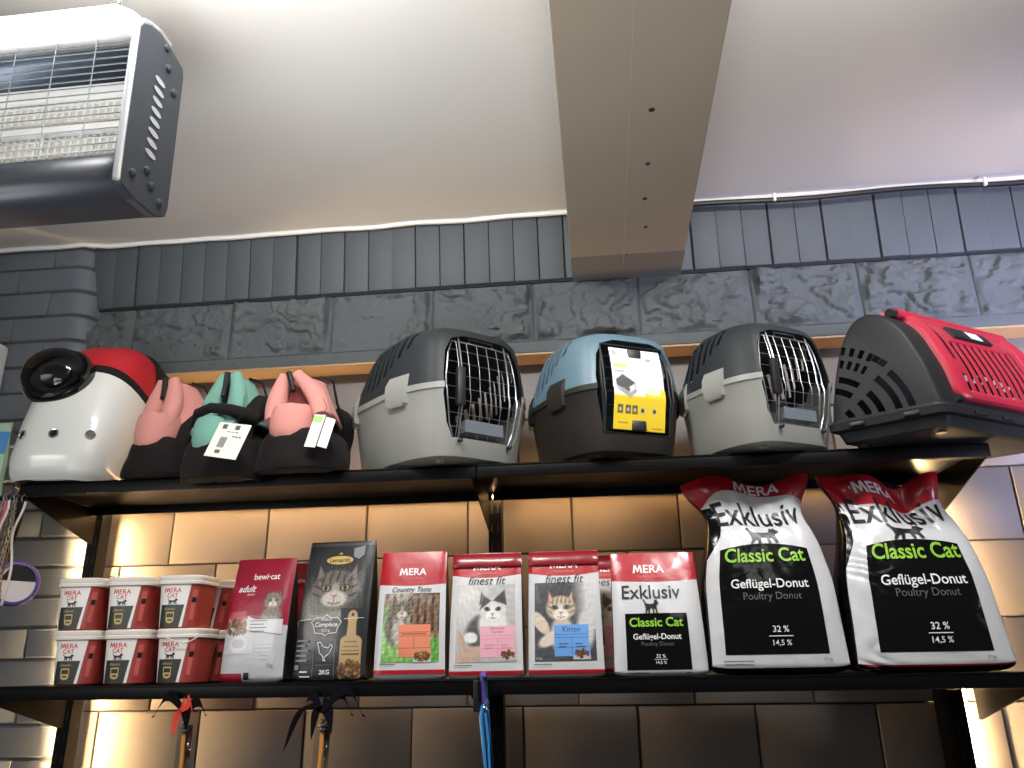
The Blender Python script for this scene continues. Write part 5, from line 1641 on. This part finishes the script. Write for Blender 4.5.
    # solid bands where the slats tie together
    def patch(name, m_, wa, wb, ua, ub, off, th, par, nw=8, nu_=10, slant=0.0):
        V3 = []
        for lay in (off, off - th):
            for j in range(nu_ + 1):
                for i in range(nw + 1):
                    w = wa + (wb - wa) * i / nw; u = ua + (ub - ua) * j / nu_ + slant * (w - wa)
                    V3.append(door_pt(w, min(1, max(0, u)), lay))
        n1 = (nw + 1) * (nu_ + 1)
        F3 = []
        for j in range(nu_):
            for i in range(nw):
                q = j * (nw + 1) + i; F3.append((q, q + 1, q + nw + 2, q + nw + 1)); F3.append((n1 + q + nw + 1, n1 + q + nw + 2, n1 + q + 1, n1 + q))
        bd = [i for i in range(nw + 1)] + [j * (nw + 1) + nw for j in range(1, nu_ + 1)] + [nu_ * (nw + 1) + i for i in range(nw - 1, -1, -1)] + [j * (nw + 1) for j in range(nu_ - 1, 0, -1)]
        for i in range(len(bd)): F3.append((bd[i], n1 + bd[i], n1 + bd[(i + 1) % len(bd)], bd[(i + 1) % len(bd)]))
        return MB().add(V3, F3).build(name, m_, par)
    patch('door_panel', M['c4_red'], w0 + .07, w1 - .07, .56, .74, .0112, .005, df)
    patch('door_panel', M['c4_red'], w0 + .026, w0 + .055, .30, .40, .0112, .005, df, 4, 4)
    patch('latch', M['c4'], w0 + .095, w0 + .225, .60, .70, .018, .010, df)
    patch('latch_sticker', M['tag_white'], w0 + .155, w0 + .195, .615, .685, .0188, .001, df, 3, 4)
    # red top bar with dark end hinges
    mb = MB(); mb.tube([door_pt(w0 - .01 + (w1 - w0 + .02) * i / 10, .83, .011) for i in range(11)], .012, 10); mb.build('hinge_bar', M['c4_red'], df)
    for w in (w0 - .016, w1 + .012):
        mb = MB(); mb.tube([door_pt(w - .010, .835, .008), door_pt(w + .010, .835, .008)], .011, 12); mb.build('hinge', M['c_black'], t)
    mb = MB(); mb.tube([door_pt(w0 - .012, .11, .004), door_pt(w0 + .004, .11, .004)], .009, 10); mb.build('hinge', M['c_black'], t)
    MB().lathe([(.008, -.012), (.010, .0), (.008, .012)], 12, mtx=Matrix.Translation(at(.06, .115, .29)) @ Matrix.Rotation(PI / 2, 4, 'X')).build('handle_stud', M['c4_red'], t)
    # tray with stepped rim
    tr = []
    for z, g in ((.004, -.020), (.008, -.010), (.030, -.004), (.034, .006), (.050, .008), (.052, .004), (.058, .002)):
        ring = []
        a0, a1, b0, b1 = -g, W + g, -.006 - g, .224 + g
        r = .022
        for cw, cd2, an in ((a1 - r, b1 - r, 0), (a0 + r, b1 - r, 90), (a0 + r, b0 + r, 180), (a1 - r, b0 + r, 270)):
            for i in range(6):
                q = math.radians(an + 18 * i); ring.append(at(cw + r * math.cos(q), cd2 + r * math.sin(q), z))
        tr.append(ring)
    MB().loft(tr).build('tray', M['c4'], t)
    for w in (.10, .19, .28, .37):
        MB().box(at(w, -.016, .041), (.035, .006, .008), rot=Matrix.Rotation(math.atan2(wd.y, wd.x), 3, 'Z'), bev=.001).build('tray_clip', M['c_black'], t)
    for sd in (.05, .16):
        MB().box(at(-.010, sd, .041), (.030, .006, .008), rot=Matrix.Rotation(math.atan2(d.y, d.x), 3, 'Z'), bev=.001).build('tray_clip', M['c_black'], t)
    for w in (.04, W - .04):
        for sd in (.03, .19):
            MB().lathe([(.010, 0), (.012, .004), (.012, .008)], 12, mtx=Matrix.Translation(at(w, sd, 0))).build('foot', M['c_black'], t)
build_big_carrier()

# ------------------------------------------------------------------ ceiling heater at the upper left
def build_heater():
    X1 = -.75; X0 = -1.62
    t = thing('radiant_heater', 'grey radiant heater with wire guard hanging from the ceiling at the upper left', 'heater', ((X0 + X1) / 2, -.67, 2.54))
    ox = (X0 + X1) / 2; oy = -.67; oz = 2.54
    end = [(-.748, 2.680), (-.735, 2.708), (-.700, 2.716), (-.660, 2.714), (-.609, 2.706), (-.603, 2.690), (-.590, 2.405), (-.594, 2.388), (-.620, 2.371), (-.690, 2.364), (-.725, 2.370), (-.732, 2.384)]
    def loc(x, y, z): return Vector((x - ox, y - oy, z - oz))
    for xa, dx in ((X1, -.012), (X0, .012)):
        mb = MB(); P0 = [(y, z) for y, z in end]
        c = (-.665, 2.54)
        def sc(f): return [(c[0] + (y - c[0]) * f, c[1] + (z - c[1]) * f) for y, z in P0]
        mb.loft([[loc(xa + dx, y, z) for y, z in sc(1.0)], [loc(xa - dx * .1, y, z) for y, z in sc(1.0)], [loc(xa - dx * .25, y, z) for y, z in sc(.985)]])
        ep = mb.build('end_plate', M['h_dark'], t, smooth=False)
        if xa == X1:
            # pressed vent slots, bolts
            for k in range(8):
                z = 2.62 - k * .0215; y = -.672 + .0008 * k
                mb = MB()
                for zz in (z,):
                    mb.prism([loc(xa + .0036, y + q * .016 * math.cos(a) + (.012 if q else 0) * 0, zz + .006 * math.sin(a)) for q, a in [(1, 2 * PI * i / 12) for i in range(12)]], (.0012, 0, 0))
                mb.build('vent_slot', M['h_silver'], ep, smooth=False)
            for (y, z) in ((-.655, 2.665), (-.628, 2.632), (-.668, 2.435), (-.650, 2.415), (-.705, 2.405), (-.62, 2.40), (-.668, 2.70)):
                MB().lathe([(.0075, 0), (.0075, .004), (.004, .006)], 10, mtx=Matrix.Translation(loc(xa + .003, y, z)) @ Matrix.Rotation(PI / 2, 4, 'Y')).build('bolt', M['h_dark'], ep)
            MB().prism([loc(xa - .014, y, z) for y, z in [(-.744, 2.656), (-.809, 2.652), (-.810, 2.664), (-.766, 2.693), (-.71, 2.713), (-.70, 2.67)]], (.010, 0, 0)).build('hood_end', M['h_white'], t, smooth=False)
            mb = MB(); mb.tube([loc(xa - .002, y, z) for y, z in [(-.734, 2.374), (-.739, 2.44), (-.745, 2.56), (-.750, 2.655), (-.752, 2.672), (-.742, 2.692), (-.722, 2.706), (-.69, 2.717), (-.655, 2.717)]], .0065, 8); mb.build('polished_edge', M['h_silver'], t)
    # trough: back, bottom, top
    def strip(name, m, pts, th=.003):
        V = []; F = []
        for x in (X0 + .012, X1 - .012):
            V += [loc(x, y, z) for y, z in pts]
        n = len(pts)
        F = [(i, i + 1, n + i + 1, n + i) for i in range(n - 1)]
        o = MB().add(V, F).build(name, m, t)
        md = o.modifiers.new('thick', 'SOLIDIFY'); md.thickness = th; md.offset = 0
        return o
    strip('casing', M['h_dark'], [(-.61, 2.70), (-.598, 2.55), (-.592, 2.40), (-.62, 2.374), (-.69, 2.368), (-.724, 2.374), (-.729, 2.395), (-.731, 2.424), (-.70, 2.430)])
    strip('reflector_hood', M['h_white'], [(-.61, 2.702), (-.66, 2.711), (-.71, 2.710), (-.765, 2.690), (-.808, 2.662), (-.808, 2.654), (-.744, 2.658), (-.72, 2.662)])
    strip('back_reflector', M['h_back'], [(-.70, 2.430), (-.668, 2.45), (-.664, 2.60), (-.69, 2.655), (-.72, 2.664)])
    # ceramic burner plaques in two rows with white bars
    for zc in (2.475, 2.55):
        MB().box(loc((X0 + X1) / 2, -.690, zc), (X1 - X0 - .03, .012, .042), bev=.002).build('burner_plaque', M['h_ceramic'], t)
        mb = MB()
        k = 0; x = X0 + .03
        while x < X1 - .03:
            mb.box(loc(x, -.6975, zc), (.004, .003, .040)); x += .0135
        for dz in (-.013, 0, .013): mb.box(loc((X0 + X1) / 2, -.6985, zc + dz), (X1 - X0 - .03, .003, .0022))
        mb.build('burner_grid', M['h_white'], t, smooth=False)
    for zc, hh in ((2.512, .020), (2.588, .030), (2.436, .012)):
        MB().box(loc((X0 + X1) / 2, -.6945, zc), (X1 - X0 - .03, .014, hh), bev=.003).build('burner_frame', M['h_white'], t)
    # wire guard over the face
    g = MB()
    def fy(z): return -.734 - (z - 2.43) * .052
    for k in range(17):
        z = 2.432 + k * .0142
        g.tube([loc(X0 + .012, fy(z), z), loc(X1 - .012, fy(z), z)], .0013, 6)
    x = X1 - .075
    while x > X0:
        g.tube([loc(x, fy(2.425), 2.425), loc(x, fy(2.665) , 2.665)], .0013, 6); x -= .075
    g.build('wire_guard', M['h_silver'], t)
    # added glowing tube that brightens the hood, and the hanging chains
    MB().tube([loc(X0 + .05, -.768, 2.668), loc(X1 - .07, -.768, 2.668)], .008, 12).build('hood_glow_tube', M['tube'], t)
    for x in (X1 - .10, X0 + .1):
        mb = MB()
        z = 2.716; k = 0
        while z < 2.876:
            a = Vector((.004, 0, 0)) if k % 2 else Vector((0, .004, 0))
            mb.tube([loc(x, -.68, z) + a * math.cos(q) + Vector((0, 0, .010 * math.sin(q) + .008)) for q in [2 * PI * i / 10 for i in range(10)]], .0013, 5, closed=True)
            z += .0155; k += 1
        mb.build('chain', M['wire'], t)['kind'] = 'stuff'
build_heater()

# ------------------------------------------------------------------ cable along the ceiling on the right
pts = []
for i in range(60):
    k = i / 59; x = .30 + 1.5 * k
    pts.append((x, .270 - .002 * math.sin(k * 9), 2.866 - .009 * abs(math.sin(k * 7.5)) ** 2))
o = MB().tube(pts, .0075, 8).build('power_cable', M['cable']); tag(o, 'black cable running along the joint of wall and ceiling right of the beam', 'cable')
for x in (.545, 1.115):
    MB().box((x, .262, 2.864), (.008, .010, .024), bev=.002).build('cable_clip', M['lid'], o)

# ------------------------------------------------------------------ things hanging from the shelf lips
def chain_leash(label, x, y, z0, length, m, kind):
    t = thing('hanging_leash', label, 'leash', (x, y, z0), 0, 'leashes hanging at the left end')
    if kind == 'chain':
        mb = MB(); z = 0; k = 0
        while z > -length:
            a = Vector((1, 0, 0)) if k % 2 else Vector((0, 1, 0))
            mb.tube([a * (.0042 * math.cos(q)) + Vector((.004 * math.sin(k * .35), 0, z - .008 + .0075 * math.sin(q))) for q in [2 * PI * i / 8 for i in range(8)]], .0014, 5, closed=True)
            z -= .0118; k += 1
        c = mb.build('chain', m, t); c['kind'] = 'stuff'
    else:
        pts = [Vector((.007 * math.sin(i * .35 + x * 40), .003 * math.cos(i * .5), -length * i / 24)) for i in range(25)]
        MB().tube(pts, .0028, 8).build('cord', m, t)
    MB().tube([Vector((0, .0, .0)), Vector((0, -.004, .010)), Vector((0, .004, .018)), Vector((0, .012, .014))], .0016, 6).build('snap_hook', M['steel'], t)
    return t
ly = -.012
chain_leash('steel chain leash hanging outermost at the left end of the upper shelf', -1.424, ly - .006, 2.008, .25, M['steel'], 'chain')
chain_leash('pink cord leash among the chains at the left end of the upper shelf', -1.408, ly - .024, 2.006, .17, M['cord_pink'], 'cord')
chain_leash('thick brass coloured chain leash at the left end of the upper shelf', -1.402, ly - .010, 2.004, .27, M['brass'], 'chain')
chain_leash('brass coloured chain leash between the thick brass chain and the white cord', -1.390, ly - .004, 2.006, .25, M['brass'], 'chain')
chain_leash('white cord leash nearest the shelf bracket', -1.374, ly - .008, 2.006, .24, M['cord'], 'cord')
chain_leash('fine steel chain leash beside the white cord', -1.383, ly - .022, 2.006, .23, M['steel'], 'chain')
chain_leash('pale cord leash in front of the brass chains', -1.397, ly - .030, 2.006, .21, M['cord'], 'cord')
# black hook bar carrying them
t = thing('hook_bar', 'black hook bar under the left end of the upper shelf', 'hook', (-1.405, -.012, 2.018))
MB().tube([Vector((-.032, 0, 0)), Vector((.030, 0, 0))], .006, 8).build('rod', M['shelf'], t)
MB().tube([Vector((.020, 0, .0)), Vector((.024, .002, -.03)), Vector((.014, .004, -.10)), Vector((.006, .004, -.135))], [.007, .009, .008, .004], 8).build('drop_strap', M['fabric_black'], t)
# purple rimmed disc
t = thing('toy_disc', 'round purple-rimmed disc hanging beside the chain leashes', 'toy', (-1.408, .050, 1.822), math.radians(48))
mx = Matrix.Rotation(PI / 2, 4, 'X')
MB().lathe([(.048, -.010), (.053, -.006), (.054, .004), (.050, .012), (.044, .013), (.043, -.008)], 40, mtx=mx).build('rim', M['purple'], t)
mb = MB(); mb.lathe([(.0435, -.004), (.0435, .006), (.001, .008)], 40, mtx=mx); mb.build('disc_face', M['tub_white'], t)
MB().prism([(-.035, -.009, .006), (.042, -.009, .006), (.036, -.009, .026), (.018, -.009, .040), (-.012, -.009, .043)], (0, .004, 0)).build('dark_label', M['ink'], t)
MB().tube([Vector((-.02, .0, .045)), Vector((-.028, -.004, .10)), Vector((-.038, -.012, .155))], .0016, 6).build('hanging_cord', M['cable'], t)

def wand(label, x, colors, rod, lean):
    t = thing('feather_wand', label, 'cat toy', (x, -.008, 1.560), 0, 'toys hanging from the lower shelf')
    MB().tube([Vector((0, .0, .0)), Vector((0.001, -.001, -.012)), Vector((0, 0, -.040))], .0012, 6).build('cord', M['cord'], t)
    rs = random.Random(int(abs(x) * 1000))
    for k, (m, dx, dz, ln) in enumerate(colors):
        V = []; F = []; n = 10
        for i in range(n + 1):
            q = i / n
            c = Vector((dx * ln * q ** .8, -.006 - .004 * k * .3, -.028 + ln * (.55 * math.sin(PI * min(1, q * 1.1)) * (.9 if dz > 0 else .5) - (.95 if dz < 0 else .1) * q ** 2.2)))
            wd_ = .011 * math.sin(PI * min(1, q * .9 + .1)) + .0008
            nx = Vector((-.35 * (1 if dx > 0 else -1), 0, .95)).normalized() if dz > 0 else Vector((.9, 0, .4))
            V += [c + nx * wd_, c - nx * wd_, c + Vector((0, .0016, 0))]
        for i in range(n):
            a = 3 * i; F += [(a, a + 1, a + 4, a + 3), (a + 1, a + 2, a + 5, a + 4), (a + 2, a, a + 3, a + 5)]
        F += [(0, 1, 2), (3 * n + 2, 3 * n + 1, 3 * n)]
        MB().add(V, F).build('feather', m, t)
    mb = MB()
    for z, r in ((-.046, .006), (-.054, .009), (-.062, .008), (-.070, .005)):
        mb.lathe([(r * .3, z - .004), (r, z - .001), (r, z + .001), (r * .3, z + .004)], 14)
    mb.build('bell', M['steel'], t)
    MB().tube([Vector((0, 0, -.072)), Vector((lean * .3, 0, -.13)), Vector((lean, .0, -.26))], [.0045, .0038, .0034], 10).build('rod', rod, t)
    V = [(-.016, .004, -.052), (.016, .004, -.052), (.018 + lean, .004, -.26), (-.018 + lean, .004, -.26)]
    o = MB().add(V, [(0, 1, 2, 3)]).build('clear_sleeve', M['film_clear'], t); md = o.modifiers.new('thick', 'SOLIDIFY'); md.thickness = .0006
    return t
FD, FR, FN = M['feather_dark'], M['feather_red'], M['feather_navy']
wand('teaser wand with red and black feathers below the red and white tubs', -.905, [(FD, -1, 1, .075), (FD, 1, 1, .050), (FR, -.45, -1, .050), (FR, .35, 1, .055), (FR, -.28, 1, .045), (FD, .3, -1, .035)], M['wood'], .004)
wand('teaser wand with dark drooping feathers below the charcoal bag', -.600, [(FD, -1, -1, .080), (FN, -.7, 1, .070), (FN, .9, 1, .075), (FN, .25, 1, .06), (FN, .5, -1, .045), (FD, -.35, -1, .055), (FN, 1, 1, .095)], M['wood'], -.008)
t = thing('blue_leash', 'blue nylon leash hung over the front edge of the lower shelf', 'leash', (-.262, -.010, 1.597), 0, 'toys hanging from the lower shelf')
MB().tube([Vector((.004, .010, .004)), Vector((.004, .0, .008)), Vector((.003, -.008, .002)), Vector((.006, -.009, -.06))], .006, 10, flat=.35).build('hanger_loop', M['purple'], t)
MB().box((-.008, -.012, -.038), (.016, .010, .062), bev=.004).build('clip', M['cable'], t)
mb = MB(); mb.tube([Vector((.004, -.012, -.055)), Vector((.001, -.014, -.08)), Vector((.006, -.013, -.13)), Vector((.012, -.012, -.19)), Vector((.013, -.012, -.26))], [.010, .012, .012, .010, .013], 10, flat=.4); mb.tube([Vector((.010, -.016, -.07)), Vector((.016, -.018, -.12)), Vector((.019, -.016, -.19)), Vector((.006, -.014, -.26))], .006, 8, flat=.5)
mb.build('webbing', M['blue_strap'], t)
o = MB().add([(-.006, -.020, .0), (.014, -.020, .0), (.032, -.020, -.26), (.0, -.020, -.26)], [(0, 1, 2, 3)]).build('clear_wrap', M['film_clear'], t); md = o.modifiers.new('thick', 'SOLIDIFY'); md.thickness = .0006
MB().box((.013, -.012, -.052), (.008, .006, .008), bev=.002).build('buckle', M['steel'], t)

# ------------------------------------------------------------------ left edge: pale box on the pillar, packs behind the backpack
t = thing('wall_box', 'pale grey box fixed on the pillar at the left edge', 'electrical box', (-1.815, .255, 2.425))
MB().box((0, 0, 0), (.13, .05, .25), bev=.012).build('housing', M['pale'], t)
MB().box((0, -.027, 0), (.10, .006, .20), bev=.003).build('cover', M['lid'], t)
t = thing('hanging_treat_pack', 'pale green and blue pack hanging left of the white backpack', 'pet food bag', (-1.565, .03, 2.085))
MB().tube([Vector((0, .262, .150)), Vector((0, .06, .150)), Vector((0, -.012, .152)), Vector((0, -.020, .162))], .003, 8).build('peg_hook', M['steel'], t)
MB().tube([Vector((-.03, 0, .128)), Vector((0, 0, .153)), Vector((.03, 0, .128))], .0012, 6).build('hanger_loop', M['cord'], t)
b = Bag(.17, .26, .03, seed=5, wr=.002)
def packS(U, V, off=0.0):
    X = b.S(U, V, off); X[:, 2] -= .12; return X
rings = None
o = b.body('pouch', t, M['pouch_green'], M['pouch_green']); o.location.z = -.12
Decal().rect(-.085, .175, .085, .235).build('blue_band', M['pouch_blue'], t, packS, .0008)
Decal().ell(.05, .09, .03, .04).build('white_patch', M['tub_white'], t, packS, .0008)
MB().tube([Vector((.02, 0, .14)), Vector((.06, .0, .10)), Vector((.10, -.03, -.05))], .0015, 5).build('hang_tab', M['cable'], t) if False else None
